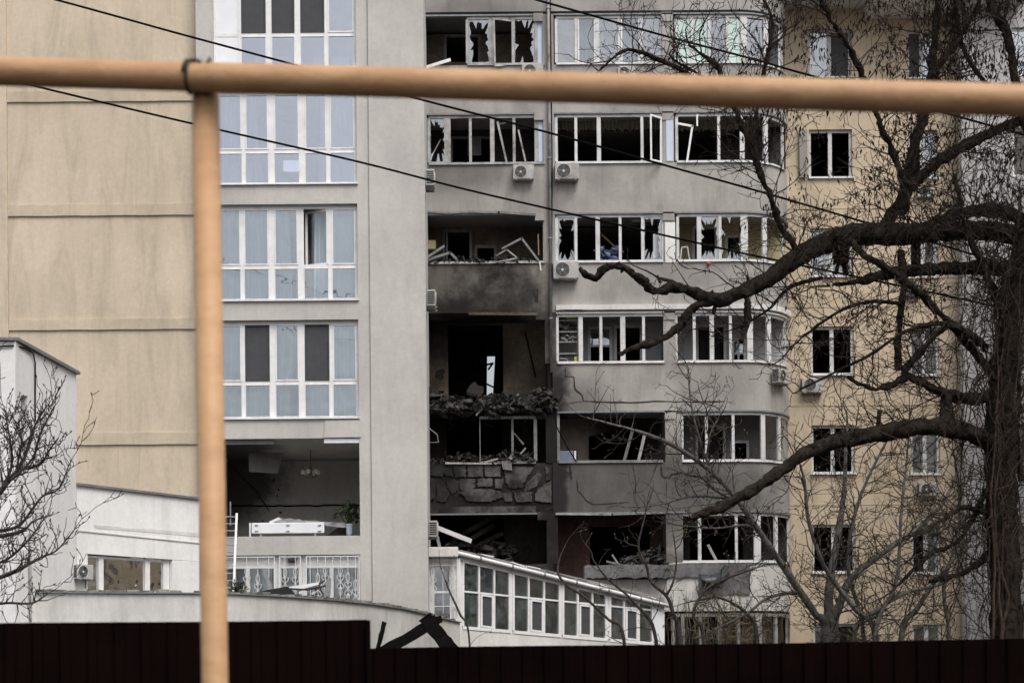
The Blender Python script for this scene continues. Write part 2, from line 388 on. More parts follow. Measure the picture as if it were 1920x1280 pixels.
# beige part: recessed field, bands, proud strip at the far left
mb = MB(); mb.box(-16, tx(372)-.004, YT+.3, YT+.6, 0, tz(-140)); mb.build('beige_wall', M['beige'], tower)
mb = MB(); mb.box(-16, tx(12), YT+.2, YT+.296, 0, tz(-140)); mb.build('beige_strip', M['beige'], tower, bevel=.01)
for a, b in ((-54,-33), (157,177), (371,392), (587,607), (802,824)):
    mb = MB(); n = 24; x0, x1 = tx(12)+.002, tx(372)-.01
    # slightly wavy plaster band with a drip edge
    path = [(x0+(x1-x0)*k/n, YT+.3, 0, -1) for k in range(n+1)]
    b0 = len(mb.v)
    for k in range(n+1):
        x = x0+(x1-x0)*k/n; w = rng.uniform(-.012, .012)
        mb.v += [(x, YT+.299, tz(a)+w+.006), (x, YT+.262, tz(a)+w), (x, YT+.255, tz(b)+.004*math.sin(k)), (x, YT+.299, tz(b)-.01)]
    for k in range(n):
        for j in range(3): q = b0+k*4+j; mb.f.append((q, q+1, q+5, q+4))
    mb.build('plaster_band', M['beige_band'], tower)

# lower edge trim of the fourth floor: thin broken plaster panel left hanging
mb = MB(); mb.prism([(tx(608),tz(786)),(tx(676),tz(785)),(tx(676),tz(817)),(tx(606),tz(817))], YT-.03, YT-.002); mb.build('plaster_panel', M['grey'], tower)
mb = MB(); mb.prism([(tx(606),tz(819)),(tx(676),tz(819)),(tx(672),tz(827)),(tx(606),tz(827))], YT+.02, YT+.1); mb.build('lining_board', M['panel_white'], tower)
mb = MB(); mb.box(tx(420), tx(512), YT+.14, YT+.2, tz(827), tz(818)); mb.build('lining_board', M['in_mid'], tower)

# windows of the tower
COLS = [404, 455, 510, 565, 620, 672]
def tower_window(i, trans, kinds, cols=COLS, glass='glass'):
    zt, zb = tz(T_TOP[i]), tz(T_SILL[i]); y = YT+.13; fw = .06
    mb = MB(); x0, x1 = tx(cols[0])+.004, tx(cols[-1])-.004
    mb.box(x0, x1, y, y+.07, zt-fw*1.6, zt-.003); mb.box(x0, x1, y, y+.07, zb+.003, zb+fw*1.1)
    mb.box(x0, x0+fw, y, y+.07, zb+fw*1.1, zt-fw*1.6); mb.box(x1-fw, x1, y, y+.07, zb+fw*1.1, zt-fw*1.6)
    w = mb.build('window', M['pvc'], tower)
    m2 = MB(); m2.box(x0-.03, x1+.03, YT-.06, y-.003, zb-.015, zb+.012); m2.build('sill', M['pvc'], w)
    zm = tz(trans)
    for c in cols[1:-1]:
        wd = .045 if c not in (cols[2], cols[3]) else .075
        m2 = MB(); m2.box(tx(c)-wd, tx(c)+wd, y-.004, y+.066, zb+fw*1.1+.001, zt-fw*1.6-.001); m2.build('mullion', M['pvc'], w)
    for k in range(len(cols)-1):
        a = tx(cols[k])+(fw if k == 0 else .046 if cols[k] not in (cols[2], cols[3]) else .076)
        b = tx(cols[k+1])-(fw if k == len(cols)-2 else .046 if cols[k+1] not in (cols[2], cols[3]) else .076)
        m2 = MB(); m2.box(a+.001, b-.001, y+.002, y+.06, zm-.045, zm+.045); m2.build('transom', M['pvc'], w)
        up = kinds[k]
        for (za, zc, kd) in ((zm+.047, zt-fw*1.6-.002, up), (zb+fw*1.1+.002, zm-.047, 'p' if up in 'pw' and up == 'w' else 'g')):
            if kd == 'g' or kd == 's' or kd == 'o':
                if kd == 'o': continue
                sw = .035 if za > zm else .014
                m2 = MB(); m2.box(a+.001, a+sw, y-.012, y+.04, za, zc); m2.box(b-sw, b-.001, y-.012, y+.04, za, zc)
                m2.box(a+sw, b-sw, y-.012, y+.04, za, za+sw); m2.box(a+sw, b-sw, y-.012, y+.04, zc-sw, zc)
                s_ = m2.build('sash', M['screen'] if kd == 's' else M['pvc'], w)
                m3 = MB(); m3.box(a+sw, b-sw, y+.012, y+.02, za+sw, zc-sw)
                m3.build('insect_screen' if kd == 's' else 'pane', M['screen'] if kd == 's' else M[glass], w)
            else:
                m3 = MB(); m3.box(a+.001, b-.001, y+.01, y+.03, za, zc); m3.build('panel', M['panel_white'], w)
    return w
w0 = tower_window(0, 58, 'wsssg', cols=[404, 453, 508, 562, 616, 672], glass='glass_hi')
w1 = tower_window(1, 277, 'ggggg', cols=[404, 459, 511, 569, 618, 672], glass='glass_hi')
w2 = tower_window(2, 494, 'gggog')
w3 = tower_window(3, 712, 'gsgsg')
# the sash of the third row that stands open, hinged on its right
zt, zb = tz(T_TOP[2])-.1, tz(494)+.05; xh = tx(620)-.05; ln = .64; an = R(24)
def hinge(u, z, d=0): return (xh-u*math.cos(an)-d*math.sin(an), YT+.14+u*math.sin(an)*1.0+d*math.cos(an), z)
mb = MB()
for p, q in (((.02,zb),(.02,zt)), ((ln,zb),(ln,zt)), ((.0,zb+.03),(ln+.03,zb+.03)), ((.0,zt-.03),(ln+.03,zt-.03))):
    mb.bar(hinge(*p), hinge(*q), .06, .05)
o = mb.build('open_sash', M['pvc'], w2)
mb = MB(); mb.add([hinge(.05,zb+.05), hinge(ln-.03,zb+.05), hinge(ln-.03,zt-.05), hinge(.05,zt-.05)], [(0,1,2,3)]); mb.build('pane', M['glass'], w2)

# curtains
def curtain(px0, px1, pyt, pyb, Y, mat, label, amp=.055, wl=.21, edge=None, name='curtain', group=None, rag=0):
    """hanging cloth; edge(t) pulls the right/left edges in: returns (left, right) fractions at height t (0 top, 1 bottom)"""
    p0, p1 = W(px0, pyt, Y), W(px1, pyb, Y); nx = max(12, int(abs(p1.x-p0.x)/.022)); nz = 16; mb = MB()
    ph = rng.uniform(0, 6)
    for j in range(nz+1):
        t = j/nz; e0, e1 = edge(t) if edge else (0, 1)
        for i in range(nx+1):
            s = i/nx; x = p0.x+(p1.x-p0.x)*(e0+(e1-e0)*s)
            u = s*(p1.x-p0.x)
            yy = Y + amp*math.sin(u*6.283/wl+ph+.5*math.sin(u*5+ph)) + .4*amp*math.sin(u*6.283/(wl*2.7)+t*1.5)
            z = p0.z+(p1.z-p0.z)*t
            if rag and j == nz: z += rng.uniform(-rag, rag)
            mb.v.append((x, yy, z))
    for j in range(nz):
        for i in range(nx): a = j*(nx+1)+i; mb.f.append((a, a+1, a+nx+2, a+nx+1))
    ob = mb.build(name, M[mat], None, True, org=(p0.x, Y, p1.z))
    return tag(ob, label, 'curtain', group)
CG = 'pale sheer curtains behind the tower windows'
yc = YT+.33
curtain(400, 456, 160, 350, yc, 'curtain', 'sheer curtain in the leftmost column of the tower window under the gas pipe', group=CG)
curtain(459, 497, 160, 350, yc+.1, 'curtain', 'narrow sheer curtain in second column of the tower window under the gas pipe', edge=lambda t: (0, .55+.45*t*t), group=CG)
curtain(598, 674, 160, 350, yc, 'curtain', 'sheer curtain on the right side of the tower window under the gas pipe', edge=lambda t: (.05-.05*t, 1), group=CG)
curtain(400, 552, 375, 570, yc, 'curtain', 'wide sheer curtain left of the tower sash that stands open', edge=lambda t: (0, .93+.05*t), group=CG)
curtain(586, 676, 375, 570, yc+.15, 'curtain', 'sheer curtain right of the tower sash that stands open', edge=lambda t: (.05-.05*t, 1), group=CG)
curtain(540, 592, 375, 570, yc+.3, 'curtain_br', 'tan curtain hanging behind the open sash of the grey tower', edge=lambda t: (.35-.3*t, .55+.45*t))
curtain(400, 516, 595, 790, yc, 'curtain', 'sheer curtain in the left half of the tower window above the blown out opening', group=CG)
curtain(517, 566, 595, 790, yc+.08, 'curtain', 'sheer curtain tied back in the middle of the tower window above the opening', edge=lambda t: (0, 1-.95*min(1, t*1.1)**2 if t < .65 else .55), group=CG)
curtain(572, 676, 595, 790, yc, 'curtain', 'sheer curtain in the right half of the tower window above the blown out opening', group=CG)
curtain(420, 545, 1030, 1225, yc, 'curtain_bl', 'slate blue curtain behind left ironwork window at the foot of the tower', group=CG)
curtain(556, 676, 1030, 1225, yc, 'curtain_bl', 'slate blue curtain behind right ironwork window at the foot of the tower', group=CG)
# white radiators and sills inside
def inbox(name, px0, px1, py0, py1, Y, d, mat, label, cat, bev=.015):
    p, q = W(px0, py1, Y), W(px1, py0, Y); mb = MB(); mb.box(p.x, q.x, Y, Y+d, p.z, q.z)
    return tag(mb.build(name, M[mat], None, bevel=bev, org=((p.x+q.x)/2, Y, p.z)), label, cat)
def radiator(px0, px1, py0, py1, Y, label):
    p, q = W(px0, py1, Y), W(px1, py0, Y); t = thing('radiator', label, 'radiator', ((p.x+q.x)/2, Y, p.z), 'radiators behind the tower glass')
    mb = MB(); mb.box(p.x, q.x, Y+.03, Y+.07, p.z, q.z); mb.build('back_panel', M['panel_white'], t)
    n = 10
    for k in range(n):
        a = p.x+(q.x-p.x)*(k+.1)/n; b = p.x+(q.x-p.x)*(k+.9)/n
        mb = MB(); mb.box(a, b, Y, Y+.028, p.z+.02, q.z-.02); mb.build('fin', M['panel_white'], t)
for a in ((478,502,106,128,'first radiator from the left behind the topmost tower window'), (512,545,106,128,'second radiator from the left behind the topmost tower window'),
          (587,611,106,128,'third radiator from the left behind the topmost tower window'), (622,654,106,128,'rightmost radiator behind the topmost tower window'),
          (414,472,311,345,'radiator at the left behind the tower window under the gas pipe'), (604,665,311,345,'radiator at the right behind the tower window under the gas pipe')):
    radiator(*a[:4], YT+.32, a[4])

# ---------------------------------------------------------------- ground floor windows of the tower with ironwork
zt, zb = tz(1036), tz(1222); y = YT+.13
for (a, b, door, nb) in ((404.1, 515.4, 0, 2), (515.7, 562.4, 1, 1), (562.7, 671.9, 0, 2)):
    mb = MB(); fw = .07; x0, x1 = tx(a), tx(b)
    mb.box(x0, x1, y, y+.07, zt-.34, zt-.004); fw = .1
    mb.box(x0, x0+fw, y, y+.07, zb, zt-.341); mb.box(x1-fw, x1, y, y+.07, zb, zt-.341)
    w = mb.build('door' if door else 'window', M['pvc'], tower)
    for k in range(nb):
        u0, u1 = x0+fw+(x1-x0-2*fw)*k/nb, x0+fw+(x1-x0-2*fw)*(k+1)/nb
        m2 = MB(); m2.box(u0+.03, u1-.03, y+.02, y+.03, zb, zt-.342); m2.build('pane', M['glass'], w)
        if k: m2 = MB(); m2.box(u0-.05, u0+.05, y-.003, y+.067, zb, zt-.342); m2.build('mullion', M['pvc'], w)
mb = MB(); mb.tube([(tx(536),YT+.06,tz(1046)),(tx(552),YT+.06,tz(1046))], .055, 10); mb.build('door_lamp', M['ac_dark'], tower)
def rosette(mb, x, y, z, s):
    """wrought iron ornament: lens, two mirrored hearts"""
    r = .009
    def loop(pts): mb.tube([(x+a*s, y, z+b*s) for a, b in pts], r, 5, True)
    loop([(0,.62),(-.06,.5),(-.075,.38),(-.04,.25),(0,.2),(.04,.25),(.075,.38),(.06,.5),(0,.62)])
    loop([(0,-.05),(-.12,.08),(-.14,.17),(-.08,.21),(0,.14),(.08,.21),(.14,.17),(.12,.08),(0,-.05)])
    loop([(0,-.05),(-.12,-.18),(-.14,-.27),(-.08,-.31),(0,-.24),(.08,-.31),(.14,-.27),(.12,-.18),(0,-.05)])
    loop([(0,-.24),(-.05,-.36),(-.06,-.46),(0,-.6),(.06,-.46),(.05,-.36),(0,-.24)])
def grille(parent, x0, x1, y, zt, zb, bars, heights, mat='pvc'):
    mb = MB()
    for z in (zt-.02, zt-.28, zb+.2): mb.bar((x0,y,z),(x1,y,z), .022, .02)
    for x in (x0, x1): mb.bar((x,y,zb),(x,y,zt), .022, .02)
    gobj = mb.build('security_grille', M[mat], parent)
    for k in range(bars):
        x = x0+(x1-x0)*(k+.5)/bars; m2 = MB(); m2.tube([(x,y-.012,zb),(x,y-.012,zt-.02)], .009, 5); 
        if heights[k % len(heights)] is not None: rosette(m2, x, y-.014, heights[k % len(heights)], .66)
        m2.build('iron_bar', M[mat], gobj)
grille(tower, tx(407), tx(511), YT-.02, zt-.03, zb, 5, [tz(1092), None, tz(1086), tz(1100), None])
grille(tower, tx(521), tx(560), YT-.02, zt-.03, zb, 2, [tz(1088)])
grille(tower, tx(571), tx(670), YT-.02, zt-.03, zb, 7, [None, tz(1100), tz(1085), None, tz(1085), tz(1098), tz(1112)])

# ================================================================== centre block with the balconies
YC, YB, YR = 51.0, 52.6, 57.5
SCALE = F/YC
XA = 8.9; RAD = 1.72; YL = YC
SILL = [122, 307.5, 493, 682, 868, 1057]; TOP = [27, 212, 400, 586, 772, 961, 1149]
def cz(py): return EYE+(HZ-py)*YC/F
def cxs(px): return (px-PX0)*YC/F
def path_px(px):
    """plan point and outward normal on the balcony front under a (straightened) photo column"""
    x = cxs(px)
    if x <= XA: return (x, YC, 0.0, -1.0)
    lo, hi = 0.0, math.pi/2
    for _ in range(40):
        t = (lo+hi)/2; X = XA+RAD*math.sin(t); Y = YC+RAD*(1-math.cos(t))
        if PX0+F*X/Y < px: lo = t
        else: hi = t
    t = (lo+hi)/2
    return (XA+RAD*math.sin(t), YC+RAD*(1-math.cos(t)), math.sin(t), -math.cos(t))
def path(px0, px1):
    P = [path_px(px0)]
    x0 = cxs(px0)
    if x0 < XA and cxs(px1) > XA: P.append((XA, YC, 0, -1))
    t0 = 0.0 if x0 < XA else math.asin(min(1, P[0][2]))
    if cxs(px1) > XA:
        e = path_px(px1); t1 = math.atan2(e[2], -e[3]); n = 10
        for k in range(1, n): t = t0+(t1-t0)*k/n; P.append((XA+RAD*math.sin(t), YC+RAD*(1-math.cos(t)), math.sin(t), -math.cos(t)))
    P.append(path_px(px1)); return P
CXL, CXR, CEND = 803, 1034, 1481
YEL = YC+RAD                                       # face of the yellow wing
block = thing('apartment_building', 'burnt grey apartment block with blown out balcony windows and rounded corner', 'building', (5, 53, 0))
def zrow(r): return cz(TOP[r+1]), cz(SILL[r])
PROF = lambda z0, z1, t=.16: [(0, z0), (0, z1), (-t, z1), (-t, z0)]
for r in range(-1, 6):
    if r == -1: z0, z1 = cz(22), cz(-120)
    else: z0, z1 = zrow(r)
    if r != 3 and r != 4:
        mb = MB(); mb.sweep([path_px(CXL), path_px(CXR)], PROF(z0, z1) if r != 5 else PROF(0, z1)); mb.build('parapet', M['grey_c' if r not in (2, 5) else 'burnt'], block)
    if r == 5: z0 = cz(1148)
    if r == 5:
        mb = MB(); mb.sweep([path_px(CXR+.2), path_px(1251)], PROF(z0, cz(1088))); mb.build('parapet', M['white_base'], block)
        mb = MB(); mb.sweep(path(1251.2, CEND), PROF(z0, z1)); mb.build('parapet', M['white_base'], block)
    else:
        mb = MB(); mb.sweep(path(CXR+.2, CEND), PROF(z0, z1)); mb.build('parapet', M['grey_c'], block)
    # slab, reaching back into the flats
    zs = z0+.03
    mb = MB()
    x0 = cxs(CXL) if r != 3 else cxs(CXL)
    yf = YC+.17
    pts = [(x0, yf), (XA, yf)] + [(XA+(RAD-.17)*math.sin(R(a)), YC+RAD-(RAD-.17)*math.cos(R(a))) for a in (15,30,45,60,75,90)] + [(XA+RAD-.17, YR), (x0, YR)]
    b0 = len(mb.v); n = len(pts)
    mb.v += [(x, y, zs) for x, y in pts]+[(x, y, zs+.2) for x, y in pts]
    mb.f += [tuple(b0+i for i in range(n))[::-1], tuple(b0+n+i for i in range(n))] + [(b0+i, b0+(i+1) % n, b0+n+(i+1) % n, b0+n+i) for i in range(n)]
    mb.build('floor_slab', M['soffit'], block)
# ground floor wall and side closing walls
mb = MB(); mb.box(cxs(CXL)-.25, cxs(CXL)-.01, YC+.3, YR, 0, cz(-120)); mb.build('party_wall', M['in_brown'], block)
mb = MB(); mb.box(XA+RAD+.0, XA+RAD+.2, YEL+.31, YR, 0, cz(-120)); mb.build('end_wall', M['in_mid'], block)
# rear wall, with the gap in the burnt flat through which daylight shows
slit = (WX(911,700,YR), WX(930,700,YR), WZ(915,744,YR), WZ(915,666,YR))
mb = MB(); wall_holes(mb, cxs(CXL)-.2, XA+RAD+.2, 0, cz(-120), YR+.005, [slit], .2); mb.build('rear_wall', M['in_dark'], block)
mb = MB(); mb.prism([(slit[0]-.05,slit[2]),(slit[0]+.02,slit[2]),(slit[0]+.05,slit[3]),(slit[0]-.05,slit[3])], YR-.05, YR); mb.build('wall_shard', M['in_dark'], block)
mb = MB(); mb.prism([(slit[1]+.05,slit[2]-.1),(slit[1]-.12,slit[2]-.1),(slit[1]-.02,slit[3]+.1),(slit[1]+.05,slit[3]+.1)], YR-.05, YR-.004); mb.build('wall_shard', M['in_dark'], block)
# piers between the bays, notched lintel blocks
def pier(px0, px1, pyt, pyb, mat='grey_c', y0=.0, d=.16, name='pier'):
    mb = MB(); mb.box(cxs(px0), cxs(px1), YC+y0, YC+y0+d, cz(pyb)+.002, cz(pyt)-.002); return mb.build(name, M[mat], block)
for r in range(6):
    pier(1022, 1043, TOP[r], SILL[r], 'burnt' if r > 2 else 'grey_c')
    pier(1246, 1267 if r < 4 else 1277, TOP[r], SILL[r], 'grey_c' if r not in (1,) else 'grey_c')
    mb = MB(); mb.box(cxs(1005), cxs(1023), YC-.03, YC+.15, cz(TOP[r]+14), cz(TOP[r]-1)); mb.build('lintel_block', M['burnt' if r > 2 else 'grey_c'], block)
    if r < 5: mb = MB(); mb.box(cxs(1245), cxs(1266), YC-.03, YC+.15, cz(TOP[r]+16), cz(TOP[r]-1)); mb.build('lintel_block', M['grey_c'], block)
    # thin drip shadow gap strips below each parapet
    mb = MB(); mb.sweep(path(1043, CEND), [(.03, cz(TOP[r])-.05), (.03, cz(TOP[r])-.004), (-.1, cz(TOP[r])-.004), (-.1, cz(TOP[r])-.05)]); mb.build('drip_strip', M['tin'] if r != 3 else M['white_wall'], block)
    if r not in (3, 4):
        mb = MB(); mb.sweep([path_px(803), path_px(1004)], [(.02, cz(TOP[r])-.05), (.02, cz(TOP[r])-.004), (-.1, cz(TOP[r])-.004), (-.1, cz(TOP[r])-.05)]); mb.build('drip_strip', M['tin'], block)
# cracked white cornice over the fourth row
mb = MB(); mb.sweep(path(1043, CEND), [(.09, cz(583)), (.11, cz(574)), (-.05, cz(572)), (-.05, cz(583))]); mb.build('cornice', M['white_wall'], block)
# partitions between flats
for r in range(6):
    z0, z1 = cz(TOP[r+1])+.24, cz(TOP[r])+.02
    for px, m_ in ((1032, 'in_mid' if r not in (3,4,5) else 'in_dark'), (1256, 'in_mid')):
        mb = MB(); mb.box(cxs(px)-.06, cxs(px)+.06, YC+.18, YR, z0, z1); mb.build('partition', M[m_], block)
# back walls of the loggias: (row, bay, px range, holes, material)
def bz(py): return EYE+(HZ-py)*YB/F
def bx(px): return (px-PX0)*YB/F
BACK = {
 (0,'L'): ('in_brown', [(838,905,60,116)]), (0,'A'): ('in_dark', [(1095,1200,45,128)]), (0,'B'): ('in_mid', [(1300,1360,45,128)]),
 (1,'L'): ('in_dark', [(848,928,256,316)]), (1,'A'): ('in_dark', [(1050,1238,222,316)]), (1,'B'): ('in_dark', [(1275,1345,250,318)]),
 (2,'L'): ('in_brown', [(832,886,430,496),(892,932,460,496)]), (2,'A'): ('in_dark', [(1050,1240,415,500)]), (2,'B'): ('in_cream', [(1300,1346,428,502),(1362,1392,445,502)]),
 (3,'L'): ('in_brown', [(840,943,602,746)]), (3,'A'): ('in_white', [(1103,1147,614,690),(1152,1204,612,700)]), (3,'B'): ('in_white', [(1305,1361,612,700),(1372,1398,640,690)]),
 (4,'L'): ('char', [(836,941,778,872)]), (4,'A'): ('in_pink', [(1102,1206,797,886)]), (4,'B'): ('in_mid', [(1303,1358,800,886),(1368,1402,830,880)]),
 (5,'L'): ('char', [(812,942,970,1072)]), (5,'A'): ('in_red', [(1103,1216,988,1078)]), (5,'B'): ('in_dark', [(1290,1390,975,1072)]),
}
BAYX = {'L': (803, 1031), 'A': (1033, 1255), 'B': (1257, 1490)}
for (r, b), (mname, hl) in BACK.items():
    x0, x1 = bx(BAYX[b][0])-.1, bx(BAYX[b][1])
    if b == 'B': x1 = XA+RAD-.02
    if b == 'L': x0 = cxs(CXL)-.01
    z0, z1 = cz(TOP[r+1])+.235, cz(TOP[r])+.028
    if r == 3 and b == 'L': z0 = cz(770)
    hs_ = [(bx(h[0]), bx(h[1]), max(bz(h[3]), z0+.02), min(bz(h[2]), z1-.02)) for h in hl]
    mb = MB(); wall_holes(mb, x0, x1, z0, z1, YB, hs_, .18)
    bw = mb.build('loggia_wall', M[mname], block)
    for (a0, a1, c0, c1) in hs_:
        if (r, b) in ((0,'L'), (1,'L'), (2,'L'), (3,'A'), (3,'B'), (4,'B'), (2,'B')):
            m2 = MB(); t = .07; mm = 'pvc_grey' if b == 'L' else 'pvc'
            m2.box(a0, a1, YB-.02, YB+.05, c1-t, c1+.01); m2.box(a0-.01, a0+t, YB-.02, YB+.05, c0, c1-t); m2.box(a1-t, a1+.01, YB-.02, YB+.05, c0, c1-t)
            if (r, b) == (2,'L'): m2.box(a0+t, a1-t, YB-.02, YB+.05, c1-.05-t*.5, c1-t)
            m2.build('inner_window', M[mm], bw)
# arched head of the doorway in the pink loggia
a0, a1, zs_, zt_ = bx(1102), bx(1206), bz(819), bz(797)
mb = MB(); mb.prism([(a0-.01, zt_+.01), (a0-.01, zs_)] + [(a0+(a1-a0)*.62*math.sin(R(k)), zs_+(zt_-zs_)*(1-math.cos(R(k)))**.55) for k in range(8, 91, 9)] , YB+.004, YB+.17); mb.build('arch_spandrel', M['in_pink'], block)

# ---------------------------------------------------------------- balcony windows
def shard_pane(mb, quad, rg, keep=.25):
    """a pane with a jagged hole; quad = 4 corner Vectors in order"""
    a, b, c, d = [Vector(q) for q in quad]
    def pt(u, v): return a*(1-u)*(1-v) + b*u*(1-v) + c*u*v + d*(1-u)*v
    n = 44; outer = []; inner = []; side = [rg.choice((.02,.06,.2,.5)) for _ in range(4)]
    for k in range(n):
        t = k/n*4; s = int(t); f_ = t-s
        u, v = ((f_,0),(1,f_),(1-f_,1),(0,1-f_))[s]
        outer.append((u, v)); w = keep*(.12+side[s]*3*rg.random()+(rg.random() < .16)*rg.uniform(.8,2.4))
        inner.append((u+(.5-u)*min(.42, w*2), v+(.5-v)*min(.42, w*2)))
    b0 = len(mb.v); mb.v += [tuple(pt(*p)) for p in outer]+[tuple(pt(*p)) for p in inner]
    for k in range(n): j = (k+1) % n; mb.f.append((b0+k, b0+j, b0+n+j, b0+n+k))
def balcony_window(r, pxs, panes={}, mat='pvc', wide={}, skip=(), head=True, inset=.03, glass='glass', t=None, s_=None):
    top, sill = TOP[r] if t is None else t, SILL[r] if s_ is None else s_
    pm = (top+sill)/2; k0 = -RHO*(pm-640)
    zt, zb = cz(top)-.056, cz(sill)+.004
    P = path(pxs[0]+k0, pxs[-1]+k0)
    fw = .065; mb = MB()
    mb.sweep(P, [(-inset, zb), (-inset, zb+fw), (-inset-.06, zb+fw), (-inset-.06, zb)])
    if head: mb.sweep(P, [(-inset, zt-fw*1.25), (-inset, zt), (-inset-.06, zt), (-inset-.06, zt-fw*1.25)])
    if head:
        for q in (P[0], P[-1]):
            cx_, cy_ = q[0]-q[2]*(inset+.03), q[1]-q[3]*(inset+.03); mb.bar((cx_, cy_, zb+.02), (cx_, cy_, zt-.02), .03, .03)
    win = mb.build('window', M[mat], block)
    mb = MB(); mb.sweep(P, [(.05, zb-.025), (.05, zb-.004), (-inset+.002, zb+.01), (-inset+.002, zb-.002)]); mb.build('sill', M[mat], win)
    top_z = zt-fw*1.25 if head else zt
    for i, px in enumerate(pxs):
        if i in skip: continue
        x, y, nx, ny = path_px(px+k0); w = wide.get(i, .085)/2; tx_, ty_ = -ny, nx
        mb = MB(); o0, o1 = -inset+.004, -inset-.062
        c = [(x+tx_*s*w+nx*o, y+ty_*s*w+ny*o) for s, o in ((-1,o0),(1,o0),(1,o1),(-1,o1))]
        mb.add([(*q, zb+fw+.001) for q in c]+[(*q, top_z-.001) for q in c], [(0,1,5,4),(1,2,6,5),(2,3,7,6),(3,0,4,7),(0,3,2,1),(4,5,6,7)])
        mb.build('mullion', M[mat], win)
    for i in range(len(pxs)-1):
        kd = panes.get(i)
        if not kd: continue
        xa, ya, na, ma = path_px(pxs[i]+k0+3); xb, yb, nb, m_b = path_px(pxs[i+1]+k0-3); o = -inset-.035
        q = [Vector((xa+na*o, ya+ma*o, zb+fw)), Vector((xb+nb*o, yb+m_b*o, zb+fw)), Vector((xb+nb*o, yb+m_b*o, top_z)), Vector((xa+na*o, ya+ma*o, top_z))]
        if kd == 'x':
            mb = MB(); shard_pane(mb, q, rng, rng.uniform(.1, .2)); mb.build('broken_pane', M['glass_old'], win)
        else:
            m_ = {'g': glass, 'h': 'glass_hi', 'd': 'glass_old', 'w': 'panel_white', 'b': 'panel_blue', 'm': 'panel_mint', 's': 'screen'}[kd]
            mb = MB(); mb.add(q, [(0,1,2,3)]); mb.build('panel' if kd in 'wbm' else 'pane', M[m_], win)
        if kd in 'gs' and r == 0:
            mb = MB(); u = (q[1]-q[0]).normalized(); sw = .04
            mb.bar(q[0]+u*.03, q[3]+u*.03, sw, .04); mb.bar(q[1]-u*.03, q[2]-u*.03, sw, .04); mb.build('sash', M['pvc'], win)
    return win
# left bay
balcony_window(0, [876, 921, 962, 1005, 1021], {0:'x', 2:'x', 3:'b'}, 'pvc_dirty', {1:.14})
balcony_window(1, [804, 839, 882, 923, 964, 1006, 1021], {0:'x', 5:'b'}, 'pvc_dirty', {1:.19, 3:.13, 5:.12})
balcony_window(2, [806, 1021], {}, 'pvc_dirty', {}, (0,), head=False)
balcony_window(4, [900, 961, 1004], {}, 'pvc_grey', {1:.07, 2:.1}, (0,), t=776)
# right bay, flat part
balcony_window(0, [1043, 1080, 1120, 1161, 1203, 1243], {0:'d', 1:'g', 2:'d', 3:'g', 4:'d'}, 'pvc_b', {2:.12})
balcony_window(1, [1043, 1080, 1123, 1204, 1243], {}, 'pvc_b', {2:.12})
balcony_window(2, [1044, 1080, 1121, 1163, 1205, 1244], {0:'x', 4:'x'}, 'pvc_b', {2:.13})
w3a = balcony_window(3, [1045, 1089, 1127, 1168, 1207, 1247], {}, 'pvc_b', {1:.13, 3:.15})
balcony_window(4, [1047, 1243], {}, 'pvc_grey', {}, (1,), head=False)
# right bay, part that turns the corner
balcony_window(0, [1267, 1298, 1330, 1364, 1395, 1437, 1468], {0:'m', 1:'m', 2:'h', 3:'m', 4:'h', 5:'s'}, 'pvc_b', {1:.1, 4:.2, 5:.18})
balcony_window(1, [1269, 1348, 1392, 1437, 1470], {}, 'pvc_b', {2:.14, 3:.16})
balcony_window(2, [1271, 1311, 1350, 1396, 1435, 1470], {1:'x', 2:'x'}, 'pvc_b', {1:.13, 3:.22, 4:.16})
balcony_window(3, [1268, 1302, 1335, 1370, 1407, 1443, 1474], {}, 'pvc_b', {2:.13, 4:.18, 5:.17})
balcony_window(4, [1279, 1325, 1375, 1432, 1463, 1481], {3:'g', 4:'g'}, 'pvc_b', {3:.15, 4:.13})
balcony_window(5, [1278, 1312, 1381, 1421, 1457, 1481], {}, 'pvc_b', {1:.1, 3:.22, 4:.14})
# narrow blue panel beside the pier in the second row, white pier panels
for (a, b, t, s, m_) in ((1249,1262,226,305,'panel_blue'), (1247,1266,420,495,'white_wall')):
    k = -RHO*((t+s)/2-640); mb = MB(); mb.box(cxs(a+k), cxs(b+k), YC-.02, YC-.003, cz(s), cz(t)); mb.build('pier_panel', M[m_], block)
# ground floor windows, half hidden behind the creeper
zt, zb = cz(1149)-.05, 0
gw = MB(); gw.sweep(path(1256, CEND), [(-.05, zt-.1), (-.05, zt), (-.11, zt), (-.11, zt-.1)]); gw = gw.build('window', M['pvc_dirty'], block)
for px, w in ((1262,.1),(1281,.1),(1314,.11),(1350,.12),(1385,.1),(1424,.2),(1458,.12),(1480,.1)):
    x, y, nx, ny = path_px(px-4.5); mb = MB(); mb.bar((x-nx*.08,y-ny*.08,0),(x-nx*.08,y-ny*.08,zt-.101), w, .07, (nx,ny,0)); mb.build('mullion', M['pvc_dirty'], gw)
mb = MB(); mb.sweep(path(1256, CEND), [(-.3, 0), (-.3, zt+.1), (-.34, zt+.1), (-.34, 0)]); mb.build('inner_backing', M['in_dark'], gw)  # dark sheet close behind the glazing, in place of the dark rooms

